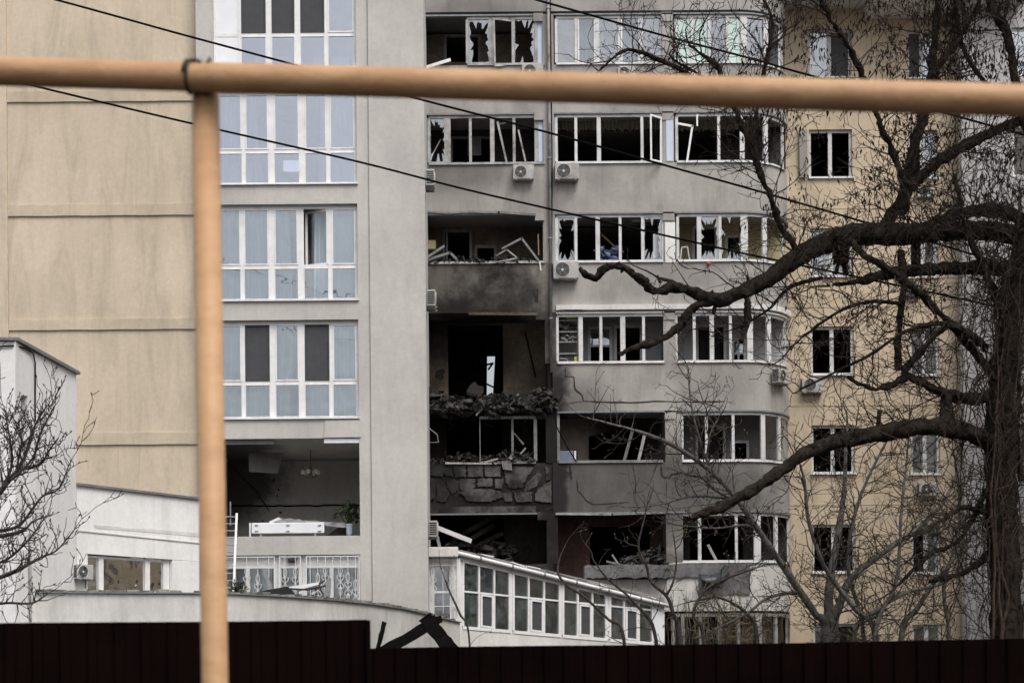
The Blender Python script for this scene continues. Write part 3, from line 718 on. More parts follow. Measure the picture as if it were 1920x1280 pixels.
# leaning, fallen or open frames: bars joined into one piece per sash
def sash_poly(pts, Y, w, mat, name, label=None, cat='debris', parent=None, d=.05, closed=False, group=None):
    P = [W(px, py, Y if not isinstance(Y, (list, tuple)) else Y[i]) for i, (px, py) in enumerate(pts)]
    if closed: P.append(P[0])
    mb = MB()
    for p, q in zip(P[:-1], P[1:]):
        e = (q-p).normalized()*w*.35; mb.bar(p-e, q+e, w, d)
    if parent: return mb.build(name, M[mat], parent)
    zmin = min(p.z for p in P); o = mb.build(name, M[mat], None, org=(P[0].x, P[0].y, zmin)); return tag(o, label, cat, group)
G1 = 'broken window frames on the balconies'
sash_poly([(1220,216),(1239,222),(1239,304),(1221,300)], [50.55,50.95,50.95,50.55], .05, 'pvc', 'open_sash', 'white sash swung open at the right end of the long dark balcony window', 'window sash', closed=True)
sash_poly([(1271,232),(1298,237),(1288,304)], 50.9, .06, 'pvc', 'broken_sash', 'broken white sash leaning inside dark corner balcony window', 'window sash')
sash_poly([(1307,216),(1307,236)], 50.9, .05, 'pvc', 'mullion_stub', 'short white mullion stub hanging from corner balcony window head', 'debris')
sash_poly([(933,234),(962,227)], 51.2, .04, 'pvc_dirty', 'frame_bar', 'short frame bar wedged high in the left balcony of the second row', 'debris')
sash_poly([(933,230),(950,305)], 51.1, .06, 'pvc_dirty', 'frame_bar', 'white frame bar leaning inside the left balcony of the second row', 'debris')
sash_poly([(972,245),(985,302)], 51.15, .05, 'pvc_dirty', 'frame_bar', 'thin frame bar leaning right of the others in the second row', 'debris')
sash_poly([(806,300),(826,262)], 51.3, .025, 'pvc_dirty', 'frame_bar', 'thin bar tilted behind the broken pane nearest the tower corner', 'debris')
sash_poly([(926,36),(961,40),(961,122),(928,124)], [50.9,51.05,51.05,50.9], .05, 'pvc_dirty', 'open_sash', 'smoke stained sash hanging open in the topmost left balcony', 'window sash', closed=True)
sash_poly([(798,127),(843,113)], 50.9, .09, 'pvc', 'sill_board', 'loose pale sill board sticking out by the tower corner at top', 'debris')
sash_poly([(802,482),(832,462)], 51.0, .07, 'pvc_grey', 'frame_bar', 'bent frame bar rising from the burnt sill beside tower', 'debris', group=G1)
sash_poly([(801,487),(844,474),(858,488)], 51.05, .07, 'pvc_grey', 'twisted_debris', 'low bent frame lying on the burnt sill beside tower', 'debris', group=G1)
sash_poly([(942,466),(978,447),(1009,488)], 51.0, .06, 'pvc_grey', 'twisted_debris', 'large grey bar bent to a peak on the burnt third row sill', 'debris', group=G1)
sash_poly([(925,493),(970,484),(950,468),(930,480)], 50.95, .035, 'pvc_dirty', 'twisted_debris', 'flattened window frame lying on the burnt third row sill', 'debris', group=G1)
sash_poly([(1009,440),(1010,478)], 51.0, .03, 'wood', 'batten', 'thin upright batten by the right post of the burnt third row opening', 'debris')
sash_poly([(1012,492),(1014,507)], 50.9, .035, 'pvc', 'mullion_stub', 'short white splinter hanging below the burnt third row sill', 'debris')
sash_poly([(838,424),(838,490)], 52.5, .06, 'pvc_grey', 'inner_post', 'thin grey frame post inside the burnt third row loggia', 'debris')
sash_poly([(802,397),(840,400),(905,396)], 50.95, .05, 'tin', 'hanging_strip', 'sagging metal strip under the lintel of the burnt third row', 'debris')
sash_poly([(880,397),(935,398),(1003,403)], 50.93, .07, 'pvc_grey', 'hanging_strip', 'long pale lining strip under the burnt third row lintel', 'debris')
sash_poly([(880,588),(1005,589)], 50.98, .08, 'in_brown', 'lintel_strip', 'exposed brownish lintel strip over the gutted fourth row flat', 'debris')
sash_poly([(985,624),(1004,706)], 52.3, .05, 'char_wood', 'charred_rod', 'charred rod leaning on the wall of the gutted fourth row flat', 'debris')
sash_poly([(802,800),(820,815),(822,829),(803,829)], 50.9, .02, 'pvc_dirty', 'twisted_rod', 'twisted thin rod sticking from tower edge beside burnt window', 'debris')
sash_poly([(836,868),(930,869)], 50.95, .05, 'pvc_dirty', 'sill_bar', 'pale sill bar left on the charred fifth row parapet', 'debris')
sash_poly([(910,866),(932,860)], 50.95, .05, 'pvc_dirty', 'frame_bar', 'stub of frame lying beside the pale sill bar', 'debris')
sash_poly([(965,813),(981,832)], 51.4, .05, 'pvc_dirty', 'frame_bar', 'slanted frame bar behind the surviving white posts of the burnt flat', 'debris')
sash_poly([(975,852),(985,840)], 51.3, .04, 'pvc_dirty', 'frame_bar', 'short bar standing in rubble behind the surviving white posts', 'debris')
sash_poly([(832,770),(885,775)], 51.05, .06, 'pvc_grey', 'hanging_strip', 'pale strip hanging under the broken fourth row slab', 'debris')
sash_poly([(893,778),(905,764),(896,768)], 50.8, .05, 'pvc_grey', 'twisted_debris', 'small bent frame dangling from the rubble under the fourth row', 'debris')
sash_poly([(915,761),(950,769),(965,747)], 50.8, .045, 'pvc_grey', 'twisted_debris', 'bent frame corner dangling from the rubble near the burnt posts', 'debris')
sash_poly([(815,987),(881,1013)], [49.2,50.0], .13, 'pvc', 'drain_pipe', 'loose white drain pipe sticking out over the conservatory roof', 'pipe')
sash_poly([(818,1000),(824,1023)], 50.5, .09, 'metal', 'rusty_bracket', 'dull metal bracket leaning beside the lowest tower air conditioner', 'debris')
for a, b, t in (((852,1010),(940,960),'upper charred board collapsed in the gutted flat above the conservatory'), ((862,1022),(925,985),'middle charred board collapsed in the gutted flat above the conservatory'), ((880,1032),(940,1000),'lower charred board collapsed in the gutted flat above the conservatory')):
    sash_poly([a, b], 52.4, .14, 'char_blk', 'collapsed_board', t, 'debris')
sash_poly([(1186,806),(1169,868)], 51.5, .09, 'pvc_grey', 'prop_bar', 'left white bar propped across the arched doorway', 'debris')
sash_poly([(1209,812),(1196,868)], 51.3, .09, 'pvc_dirty', 'prop_bar', 'right white bar propped across the arched doorway', 'debris')
for a, b, t in (((1238,818),(1200,866),'upper dark bar slanting beside arched doorway'), ((1240,828),(1210,868),'lower dark bar slanting beside arched doorway')):
    sash_poly([a, b], 51.6, .06, 'char_wood', 'charred_bar', t, 'debris')
sash_poly([(1043,963),(1145,964)], 50.96, .06, 'pvc_dirty', 'header_strip', 'pale header strip over the left of the dark red loggia', 'debris')
sash_poly([(1150,964),(1248,961)], 50.97, .05, 'pvc_grey', 'header_strip', 'grey header strip over the right of the dark red loggia', 'debris')
sash_poly([(1138,1052),(1180,1062)], 50.9, .06, 'pvc_grey', 'frame_bar', 'pale bar lying on the broken ledge before the dark red loggia', 'debris')
sash_poly([(1148,1040),(1160,1058)], 50.95, .05, 'metal', 'frame_bar', 'short grey bar upright on the broken ledge before dark red loggia', 'debris')
sash_poly([(1328,1022),(1344,1052)], 51.2, .08, 'pvc_dirty', 'frame_bar', 'slanted bar inside the lowest corner balcony window', 'debris')
sash_poly([(911,684),(924,681),(916,692)], 57.2, .06, 'char_wood', 'charred_scrap', 'black hooked scrap hanging in the bright gap of the gutted flat', 'debris')
sash_poly([(909,718),(930,728)], 57.2, .05, 'char_wood', 'charred_scrap', 'black slanting rod across the foot of the bright gap', 'debris')
rb = random.Random(64)
for k, (px, py) in enumerate(((835,752),(868,748),(905,744),(940,752),(985,738),(1018,742))):
    a_ = rb.uniform(-.5,.5); l_ = rb.uniform(16,32)
    sash_poly([(px-l_*math.cos(a_), py-l_*math.sin(a_)), (px+l_*math.cos(a_), py+l_*math.sin(a_))], [50.7, 51.3], rb.uniform(.04,.09), 'char_wood' if k % 2 else 'burnt', 'splintered_board', ['leftmost','second','third','fourth','fifth','rightmost'][k]+' splintered board counted from the left in the rubble heap', 'debris', group='boards in the rubble heap')
for k, (px, py) in enumerate(((850,775),(915,770),(992,762))):
    pts = [W(px+rb.uniform(-8,8)*j*.4, py+j*6, 50.75-.03*j) for j in range(6)]; mb = MB(); mb.tube(pts, .014, 5); tag(mb.build('hanging_wire', M['cable'], None, org=pts[-1]), ['left','middle','right'][k]+' torn wire dangling below the rubble heap', 'wire', 'torn wires below the rubble heap')
# cracks in the plaster: narrow fissures with broken lips
def crack(pts, Y, w, parent, name='crack'):
    P = []
    for (a, b) in zip(pts[:-1], pts[1:]):
        for k in range(3): P.append((a[0]+(b[0]-a[0])*k/3+rng.uniform(-1,1), a[1]+(b[1]-a[1])*k/3+rng.uniform(-.8,.8)))
    P.append(pts[-1]); Q = [W(x, y, Y) for x, y in P]; mb = MB()
    L1, L2 = [], []
    for i, q in enumerate(Q):
        t = (Q[min(i+1,len(Q)-1)]-Q[max(0,i-1)]).normalized(); n = Vector((-t.z,0,t.x))*(w*rng.uniform(.35,.8)*(.4 if i in (0,len(Q)-1) else 1)); L1.append(q+n); L2.append(q-n)
    b0 = len(mb.v); mb.v += [tuple(p) for p in L1+L2]; n = len(Q)
    for i in range(n-1): mb.f.append((b0+i, b0+n+i, b0+n+i+1, b0+i+1))
    mb.build(name, M['black'], parent)
for pts, w in (([(1059,690),(1060,706),(1077,707),(1078,730),(1091,740),(1094,752),(1130,753),(1180,754),(1250,752),(1300,753),(1360,752)],.035), ([(1065,757),(1094,752)],.02),
               ([(1081,900),(1083,918),(1092,928),(1101,940),(1115,945),(1180,941)],.03), ([(1186,872),(1191,895),(1192,930)],.02), ([(1052,876),(1068,888)],.07), ([(1068,868),(1070,885),(1071,900)],.06),
               ([(1240,872),(1241,892),(1250,896)],.05), ([(1252,896),(1262,889),(1280,887)],.05), ([(1030,952),(1056,948)],.03), ([(1249,900),(1249,935)],.02),
               ([(1046,580),(1110,582),(1160,581),(1240,580)],.02), ([(1240,582),(1330,581),(1400,583)],.018), ([(803,520),(806,560)],.02)):
    crack(pts, YC-.006 if pts[0][1] != 580 and pts[0][1] != 582 else YC-.118, w, block)
mb = MB(); p = [W(x,y,YC-.02) for x, y in ((1000,545),(1009,541),(1009,566),(1004,565))]; mb.add(p, [(0,1,2,3)]); mb.build('plaster_hole', M['char'], block)
crack([(996,562),(999,552),(1009,547)], YC-.006, .03, block)

# ---------------------------------------------------------------- charred parapet of the fifth row: loose plaster and block pieces
zt, zb = cz(868), cz(961)
mb = MB(); mb.box(cxs(CXL), cxs(CXR), YC+.035, YC+.16, zb, zt); mb.build('parapet_core', M['char'], block)
mb = MB(); mb.box(cxs(CXL)+.01, cxs(1002), YC+.0, YC+.034, zb+.002, zb+.2); mb.build('plaster_block', M['char_blk'], block)
rb = random.Random(21)
from_z = zb+.21
def ragged(q, y0, y1, mat, shrink=.965):
    c = sum(q, Vector())/len(q); poly = []
    for a, b in zip(q, q[1:]+q[:1]):
        for k in range(9):
            t = k/9; p = a+(b-a)*t; p = c+(p-c)*(shrink-(rb.random()**2)*.14)+Vector((rb.uniform(-.012,.012), 0, rb.uniform(-.012,.012))); poly.append((p.x, p.z))
    mb = MB(); mb.prism(poly, y0, y1); mb.build('plaster_block', M[mat], block)
def V2(px, py): return Vector((cxs(px), 0, cz(py)))
# torn plaster sheets and the courses of blocks behind them, read off the wall
for poly in ([(806,872),(832,872),(828,892),(806,890)], [(815,873),(845,873),(849,893),(832,890)], [(846,872),(872,871),(872,893),(851,894)], [(874,871),(905,871),(904,893),(874,893)], [(906,871),(938,872),(936,894),(907,893)],
             [(834,900),(850,896),(860,901),(856,918),(846,925),(836,912)], [(858,896),(890,896),(888,912),(870,922),(858,915)], [(892,896),(922,896),(921,911),(893,911)], [(925,897),(943,897),(939,916),(926,915)],
             [(815,905),(834,915),(842,924),(834,940),(816,938)], [(858,922),(880,914),(936,918),(942,932),(918,940),(872,938)], [(804,893),(814,895),(813,935),(804,936)],
             [(942,874),(968,873),(1000,876),(986,896),(976,916),(950,915),(944,896)], [(990,900),(1006,884),(1016,890),(1004,912),(980,924),(982,908)], [(1006,916),(1032,900),(1032,944),(1000,940),(1000,928)], [(960,922),(996,922),(996,940),(968,942),(962,934)], [(1020,876),(1033,876),(1033,898),(1022,902)], [(938,925),(956,921),(958,940),(944,940)]):
    ragged([V2(*v) for v in poly][::-1], YC+rb.uniform(-.022,.012), YC+.034, 'char_blk', 1.0)
mb = MB(); mb.prism([(cxs(938),cz(866)),(cxs(956),cz(862)),(cxs(958),cz(882)),(cxs(941),cz(880))], YC-.08, YC+.02); mb.build('loose_block', M['concrete'], block)

# rubble: heaps of small broken bits
def rubble(px0, px1, pyt, pyb, Y0, Y1, n, s0, s1, mat, label, seed, shape=None, name='rubble'):
    r_ = random.Random(seed); mb = MB()
    for k in range(n):
        px = r_.uniform(px0, px1); h = shape((px-px0)/(px1-px0)) if shape else 1
        py = pyb-(pyb-pyt)*h*r_.random()**1.3; Y = r_.uniform(Y0, Y1); c = W(px, py, Y); s = s0+(s1-s0)*r_.random()**2.5
        m = Euler((r_.gauss(0,.6)+1.2, r_.gauss(0,.5), r_.uniform(0,6))).to_matrix()
        sc = Vector((r_.uniform(.5,2.2), r_.uniform(.12,.5), r_.uniform(.3,1.0)))*s
        vs = [c + m @ Vector((x*sc.x*r_.uniform(.6,1.1), y*sc.y*r_.uniform(.6,1.1), z*sc.z*r_.uniform(.6,1.1))) for x, y, z in ((-1,-1,-1),(1,-1,-1),(1,1,-1),(-1,1,-1),(-1,-1,1),(1,-1,1),(1,1,1),(-1,1,1))]
        mb.add(vs, [(0,3,2,1),(4,5,6,7),(0,1,5,4),(1,2,6,5),(2,3,7,6),(3,0,4,7)])
    c = W((px0+px1)/2, pyb, Y0); o = mb.build(name, M[mat], None, org=c); return tag(o, label, 'rubble', None, 'stuff')
rubble(803, 1036, 722, 768, 50.75, 52.2, 1500, .02, .2, 'rubble', 'heap of charred rubble spilling from the gutted fourth row flat', 3, lambda u: .22+.5*max(0,.22-u)*3+.14*abs(math.sin(u*11))+.12*math.sin(u*29)+.5*max(0, u-.78)*5)
rubble(803, 1030, 745, 776, 50.9, 51.6, 260, .04, .17, 'char', 'charred slab remains under the gutted flat', 13)
rubble(806, 935, 852, 870, 51.0, 52.2, 300, .02, .11, 'rubble', 'rubble behind the charred fifth row parapet near the tower', 4, lambda u: .4+.6*math.sin(u*3))
rubble(930, 1004, 848, 870, 50.95, 51.6, 240, .02, .10, 'rubble', 'rubble between the surviving white posts of the burnt flat', 5)
rubble(1150, 1248, 1015, 1066, 50.7, 52.2, 420, .02, .13, 'rubble', 'rubble heaped on the broken ledge before the dark red loggia', 6, lambda u: .15+.85*u)
rubble(840, 960, 1020, 1060, 51.2, 52.2, 150, .04, .2, 'char', 'charred rubble in the flat above conservatory', 8)
rubble(803, 1000, 484, 494, 50.95, 51.2, 130, .02, .09, 'rubble', 'small debris along the burnt third row sill', 9)
rubble(1130, 1250, 1062, 1072, 50.6, 50.9, 80, .02, .07, 'rubble', 'crumbs of concrete along the broken ledge', 10)
rb = random.Random(31)
for k, (px, py, s, m_, lab) in enumerate(((1040,738,.22,'burnt','pale torn plaster slab standing at the right end of rubble heap'), (1010,732,.11,'char_blk','grey fragment on the rubble heap by the pier'), (885,730,.3,'char','tilted dark panel lying on the left of the rubble heap'),
        (972,742,.09,'scorch_lip','pale fragment on the rubble heap under bare wall'), (957,857,.08,'concrete','crumpled whitish cloth lump beside the surviving white posts'), (820,700,.2,'char','scorched flap of plaster on the wall by tower'))):
    c = W(px, py, 50.85 if k != 5 else 52.2); mb = MB(); n = 11
    mb.prism([(c.x+s*math.cos(a*6.283/n)*rb.uniform(.45,1), c.z+s*1.1*math.sin(a*6.283/n)*rb.uniform(.4,1.2)) for a in range(n)], c.y, c.y+.07)
    o = mb.build('wall_fragment', M[m_], None, org=c-Vector((0,0,s))); o.rotation_euler = (rb.uniform(-.5,.3), rb.uniform(-.4,.4), rb.uniform(-.4,.4)); tag(o, lab, 'debris')
# broken concrete ledge in front of the dark red loggia
led = MB(); b0 = 0
def ledge(px0, px1, pyt, pyb, y0, y1, mat, name, n=16, seed=0):
    r_ = random.Random(seed); mb = MB(); top = []; bot = []
    for k in range(n+1):
        px = px0+(px1-px0)*k/n; top.append((cxs(px), cz(pyt+r_.uniform(-1.5,1.5)))); bot.append((cxs(px), cz(pyb+r_.uniform(-2,2))))
    mb.prism(bot+top[::-1], y0, y1); return mb.build(name, M[mat], block)
ledge(1090, 1247, 1062, 1086, 50.6, 51.2, 'scorch_lip', 'broken_ledge', 20, 2)
ledge(1234, 1306, 1060, 1085, 50.93, 50.99, 'scorch_lip', 'scorched_patch', 6, 3)
ledge(1306, 1402, 1060, 1118, 50.95, 50.996, 'scorch_lip', 'scorched_patch', 8, 5)
# hanging shutter roll torn from the lowest corner window
r_ = random.Random(12); mb = MB(); n = 10
for j in range(7):
    for i in range(n+1):
        u = i/n; c0 = W(1310+u*58+j*1.5*(1-u), 1076-u*20+j*4.2, 50.8-.26*math.sin(j*.55)-.05*j*u); mb.v.append(tuple(c0+Vector((r_.uniform(-.03,.03), r_.uniform(-.06,.06), -.16*math.sin(u*3.1)+r_.uniform(-.04,.04)))))
for j in range(6):
    for i in range(n): a = j*(n+1)+i; mb.f.append((a, a+1, a+n+2, a+n+1))
o = mb.build('torn_awning', M['dark_plastic'], None, True, org=W(1336,1092,50.75)); o.modifiers.new('solid', 'SOLIDIFY').thickness = .02
tag(o, 'crumpled dark plastic awning hanging below the lowest corner window', 'awning')

# ---------------------------------------------------------------- down pipe, cables on the facade
mb = MB(); pts = [(cxs(1033)+.0, YC-.12, cz(-100)), (cxs(1033), YC-.12, cz(700))]; mb.tube(pts, .045, 8); dp = mb.build('down_pipe', M['pvc_grey'], block, True)
mb = MB(); mb.tube([(cxs(1036.5), YC-.1, cz(-100)), (cxs(1036.5)+.02, YC-.1, cz(300)), (cxs(1036.5)-.02, YC-.1, cz(500)), (cxs(1034), YC-.1, cz(760))], .02, 6); mb.build('facade_cable', M['cable'], block)
for py in (20, 150, 300, 450, 600):
    mb = MB(); mb.box(cxs(1033)-.06, cxs(1033)+.06, YC-.17, YC-.002, cz(py), cz(py)+.03); mb.build('pipe_clamp', M['metal'], dp)
mb = MB(); mb.tube([(cxs(1036), YC-.1, cz(760)), (cxs(1040), YC-.2, cz(800)), (cxs(1060), YC-.25, cz(840)), (cxs(1078), YC-.15, cz(868))], .02, 5); mb.build('facade_cable', M['cable'], block)

# contents seen in balconies
curtain(1045, 1242, 216, 243, 51.9, 'valance', 'lace valance along the top of the long dark balcony window', .05, .12, rag=.06)
curtain(1271, 1440, 216, 243, 51.9, 'valance', 'lace valance along the top of the dark corner balcony window', .05, .12, rag=.06)
curtain(1084, 1118, 36, 124, 51.35, 'curtain', 'pale curtain behind second pane of the topmost glazed balcony')
curtain(1166, 1201, 32, 124, 51.4, 'curtain', 'pale curtain behind fourth pane of the topmost glazed balcony')
curtain(1124, 1158, 32, 124, 51.45, 'curtain_dk', 'mauve grey curtain in the middle of the topmost glazed balcony')
curtain(1206, 1240, 32, 124, 51.35, 'curtain_dk', 'dark bunched curtain in the fifth pane of the topmost glazed balcony', edge=lambda t: (.3-.3*t, .6+.3*t))
curtain(1368, 1400, 445, 496, 53.0, 'curtain_dk', 'dark curtain inside cream coloured corner loggia', edge=lambda t: (0, 1))
curtain(1310, 1360, 612, 690, 53.0, 'curtain_dk', 'dark curtain in the doorway of the white corner loggia')
curtain(1306, 1350, 802, 872, 53.0, 'curtain_dk', 'dark curtain in the doorway of the grey corner loggia')
curtain(1302, 1344, 436, 498, 53.0, 'curtain_dk', 'dark curtain in the doorway of the cream coloured loggia')
inbox('loose_board', 1225, 1243, 438, 484, 51.3, .03, 'panel_white', 'white board standing behind the broken right pane of the third row', 'board', 0)
inbox('storage_box', 1049, 1075, 845, 869, 51.25, .3, 'box_blue', 'blue grey box standing at the left of the pinkish loggia', 'box')
inbox('folder', 1077, 1080, 845, 869, 51.25, .25, 'panel_white', 'white folder beside the blue grey box', 'folder', 0)
inbox('folder', 1081, 1083.5, 846, 869, 51.25, .25, 'black', 'black folder standing at the right of the white folder', 'folder', 0)
inbox('paint_bucket', 1273, 1281, 485, 494, 51.05, .12, 'red', 'small red tub on the sill of the cream loggia', 'tub')
inbox('red_tub', 1326, 1332, 491, 495, 50.9, .08, 'red', 'tiny red object on the sill below the broken corner pane', 'tub', .005)
sash_poly([(1275,493),(1278,464),(1289,463),(1293,490)], 51.4, .03, 'pvc', 'tubular_rack', 'white tubular frame standing in the cream loggia', 'frame')
inbox('lime_box', 1063, 1082, 592, 598, 51.2, .2, 'limeplastic', 'lime yellow box on the top shelf at the left of the white loggia', 'box')
inbox('lime_bottle', 1077, 1082, 668, 680, 51.2, .1, 'limeplastic', 'lime yellow bottle at the foot of the white loggia shelf', 'bottle')
sh = thing('shelf_rack', 'cluttered shelf rack at the left end of the white loggia', 'shelf', W(1065,684,51.3))
for k, py in enumerate((600, 621, 640, 662)):
    p = W(1047, py, 51.2); q = W(1084, py, 51.2); mb = MB(); mb.box(p.x, q.x, 51.2, 51.6, p.z-.03, p.z); mb.build('shelf_board', M['metal'], sh)
for px in (1047, 1084):
    p = W(px, 684, 51.2); q = W(px, 592, 51.2); mb = MB(); mb.box(p.x-.02, p.x+.02, 51.17, 51.2, p.z, q.z); mb.build('post', M['metal'], sh)
rubble(1049, 1082, 606, 621, 51.25, 51.5, 22, .04, .13, 'rubble', 'small clutter on the upper shelf of the white loggia', 41, name='shelf_clutter')
rubble(1049, 1080, 626, 640, 51.25, 51.5, 18, .04, .12, 'metal', 'small clutter on the middle shelf of the white loggia', 42, name='shelf_clutter')
sash_poly([(1050,672),(1064,673),(1064,682)], 51.25, .03, 'metal', 'handle_frame', 'bent tube frame under the shelf of the white loggia', 'frame')
sash_poly([(1128,440),(1158,468)], 51.8, .05, 'wood', 'broom_handle', 'wooden pole slanting inside the dark third row window', 'pole')
rubble(1124, 1162, 462, 492, 51.2, 51.6, 60, .05, .14, 'blue_cloth', 'heap of blue patterned cloth in the dark third row window', 15, lambda u: .5+.5*abs(math.cos(u*3)), name='cloth_heap')
inbox('ceiling_lamp', 1185, 1225, 411, 415, 51.9, .12, 'panel_white', 'slim strip lamp under the ceiling of dark third row room', 'lamp')
inbox('burnt_crate', 801, 817, 450, 467, 51.6, .3, 'in_cream', 'small cream cabinet at the left of the burnt third row loggia', 'cabinet')
# inner white window of the white loggia (two lights) and other inner frames
for (a, b, t, s, nm) in ((1103,1147,614,690,'m'), (1372,1398,640,690,'m')):
    p, q = W(a, s, YB-.03), W(b, t, YB-.03); mb = MB(); xm = (p.x+q.x)/2; zm = p.z+(q.z-p.z)*.55
    mb.box(xm-.03, xm+.03, YB-.02, YB+.04, p.z, q.z); mb.box(p.x, q.x, YB-.023, YB+.037, zm-.03, zm+.03); mb.build('inner_window', M['pvc'], block)
    mb = MB(); mb.box(p.x+.05, q.x-.05, YB+.045, YB+.055, zm+.03, q.z-.06); mb.build('inner_pane', M['glass_old'], block)
mb = MB(); mb.box(bx(896), bx(934), YB+.02, YB+.03, bz(460), bz(432)); mb.build('inner_pane', M['panel_blue'], block)
mb = MB(); mb.box(bx(880), bx(905), YB-.06, YB-.02, bz(292), bz(258)); mb.build('inner_panel', M['pvc_grey'], block)

# ================================================================== yellow wing
def yx(px): return (px-PX0)*YEL/F
def yz(py): return EYE+(HZ-py)*YEL/F
wing = thing('apartment_building', 'yellow plastered wing with paired dark windows behind the bare tree', 'building', (14, 54, 0))
YTOP = [60, 248, 433, 617, 802, 988, 1174]; YH = 91
cols = [(1520, 1601), (1706, 1761)]
hl = []
for (a, b) in cols:
    for t in YTOP:
        dt = 0 if a < 1600 else 3
        hl.append((yx(a), yx(b), yz(t+YH+dt), yz(t+dt)))
mb = MB(); wall_holes(mb, XA+RAD-.01, yx(1806), 0, yz(-160), YEL, hl, .3); mb.build('front_wall', M['yellow'], wing)
for k, t in enumerate(YTOP):
    z = yz(t-37); mb = MB(); mb.box(XA+RAD+.05, yx(1806)-.01, YEL-.012, YEL-.002, z-.02, z+.02); mb.build('plaster_joint', M['yellow'], wing)
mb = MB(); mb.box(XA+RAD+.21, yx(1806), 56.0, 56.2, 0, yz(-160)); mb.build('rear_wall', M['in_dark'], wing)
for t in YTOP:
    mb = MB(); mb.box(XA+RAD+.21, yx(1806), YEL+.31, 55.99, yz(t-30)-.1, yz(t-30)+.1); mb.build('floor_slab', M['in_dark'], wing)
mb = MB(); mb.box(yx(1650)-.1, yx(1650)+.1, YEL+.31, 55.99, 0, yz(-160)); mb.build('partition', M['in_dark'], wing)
k = 0
for ci, (a, b) in enumerate(cols):
    for ri, t in enumerate(YTOP):
        dt = 0 if ci == 0 else 3
        x0, x1, z0, z1 = yx(a)+.003, yx(b)-.003, yz(t+YH+dt)+.003, yz(t+dt)-.003; y = YEL+.1; fw = .075
        mb = MB(); mb.box(x0, x1, y, y+.06, z1-fw, z1); mb.box(x0, x1, y, y+.06, z0, z0+fw); mb.box(x0, x0+fw, y, y+.06, z0+fw, z1-fw); mb.box(x1-fw, x1, y, y+.06, z0+fw, z1-fw)
        w = mb.build('window', M['pvc_b'], wing); xm = x0+(x1-x0)*.5
        mb = MB(); mb.box(xm-.06, xm+.06, y-.003, y+.057, z0+fw, z1-fw); mb.build('mullion', M['pvc_b'], w)
        mb = MB(); mb.box(x0-.05, x1+.05, YEL-.08, y-.003, z0-.03, z0+.01); mb.build('sill', M['pvc'], w)
        kind = {(0,0):'gs', (0,1):'oo', (0,2):'gx', (0,3):'oo', (0,4):'oo', (0,5):'oo', (0,6):'go', (1,0):'sg', (1,1):'og', (1,2):'og', (1,3):'gg', (1,4):'gg', (1,5):'og', (1,6):'gg'}[(ci, ri)]
        for j, kd in enumerate(kind):
            u0, u1 = (x0+fw, xm-.06) if j == 0 else (xm+.06, x1-fw)
            if kd == 'o': continue
            q = [Vector((u0,y+.03,z0+fw)), Vector((u1,y+.03,z0+fw)), Vector((u1,y+.03,z1-fw)), Vector((u0,y+.03,z1-fw))]; mb = MB()
            if kd == 'x': shard_pane(mb, q, rng, .13); mb.build('broken_pane', M['glass_old'], w)
            else: mb.add(q, [(0,1,2,3)]); mb.build('pane' if kd == 'g' else 'insect_screen', M['glass_old' if kd == 'g' else 'screen'], w)
# window curtains in the second column
for t, lab in ((617, 'patterned pale curtain in the yellow wing window beside tree trunk, fourth row'), (802, 'pale curtain in the yellow wing window beside tree trunk, fifth row'), (60, 'pale curtain in the topmost yellow wing window beside tree trunk')):
    curtain(1708, 1762, t+2, t+88, YEL+.35, 'curtain', lab)
# open grey shutter leaf beside the second-row window
p, q = W(1499, 333, YEL-.1), W(1513, 243, YEL-.1); mb = MB(); mb.prism([(p.x,p.z),(q.x,p.z),(q.x,q.z),(p.x,q.z)], YEL-.12, YEL-.06); mb.build('shutter', M['in_mid'], wing)
# overhanging storey above: parapet, soffit
mb = MB(); mb.box(XA+RAD+.01, yx(1622), YC+.05, YEL-.01, yz(22), yz(-160)); mb.build('overhang', M['white_base'], wing)
mb = MB(); mb.box(yx(1622)+.01, yx(1900), YC+.25, YEL-.01, yz(42), yz(-160)); mb.build('overhang', M['white_base'], wing)
mb = MB(); mb.box(yx(1612), yx(1634), YC-.05, YC+.4, yz(38), yz(-40)); mb.build('overhang_block', M['white_wall'], wing)

# far grey wing on the right edge
YG = 52.0
far = thing('apartment_building', 'plain light grey wing at the right edge behind the tree trunk', 'building', (19, 54, 0))
def gx_(px): return (px-PX0)*YG/F
def gz_(py): return EYE+(HZ-py)*YG/F
hl = [(gx_(1902), gx_(1980), gz_(t+YH), gz_(t)) for t in YTOP]
mb = MB(); wall_holes(mb, gx_(1806), gx_(2150), 0, gz_(-160), YG, hl, .35); mb.build('front_wall', M['grey_far'], far)
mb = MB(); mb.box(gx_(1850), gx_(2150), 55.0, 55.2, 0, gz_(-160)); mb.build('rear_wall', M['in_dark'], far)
for (x0, x1, z0, z1) in hl:
    y = YG+.1; fw = .08; mb = MB(); mb.box(x0, x1, y, y+.06, z1-fw, z1); mb.box(x0, x1, y, y+.06, z0, z0+fw); mb.box(x0, x0+fw, y, y+.06, z0+fw, z1-fw); mb.box(x1-fw, x1, y, y+.06, z0+fw, z1-fw)
    w = mb.build('window', M['pvc'], far); xm = (x0+x1)/2
    for u0, u1 in ((x0+fw, xm-.05), (xm+.05, x1-fw)): mb = MB(); mb.box(u0, u1, y+.02, y+.03, z0+fw, z1-fw); mb.build('pane', M['glass_old'], w)
    mb = MB(); mb.box(xm-.05, xm+.05, y-.003, y+.057, z0+fw, z1-fw); mb.build('mullion', M['pvc'], w)

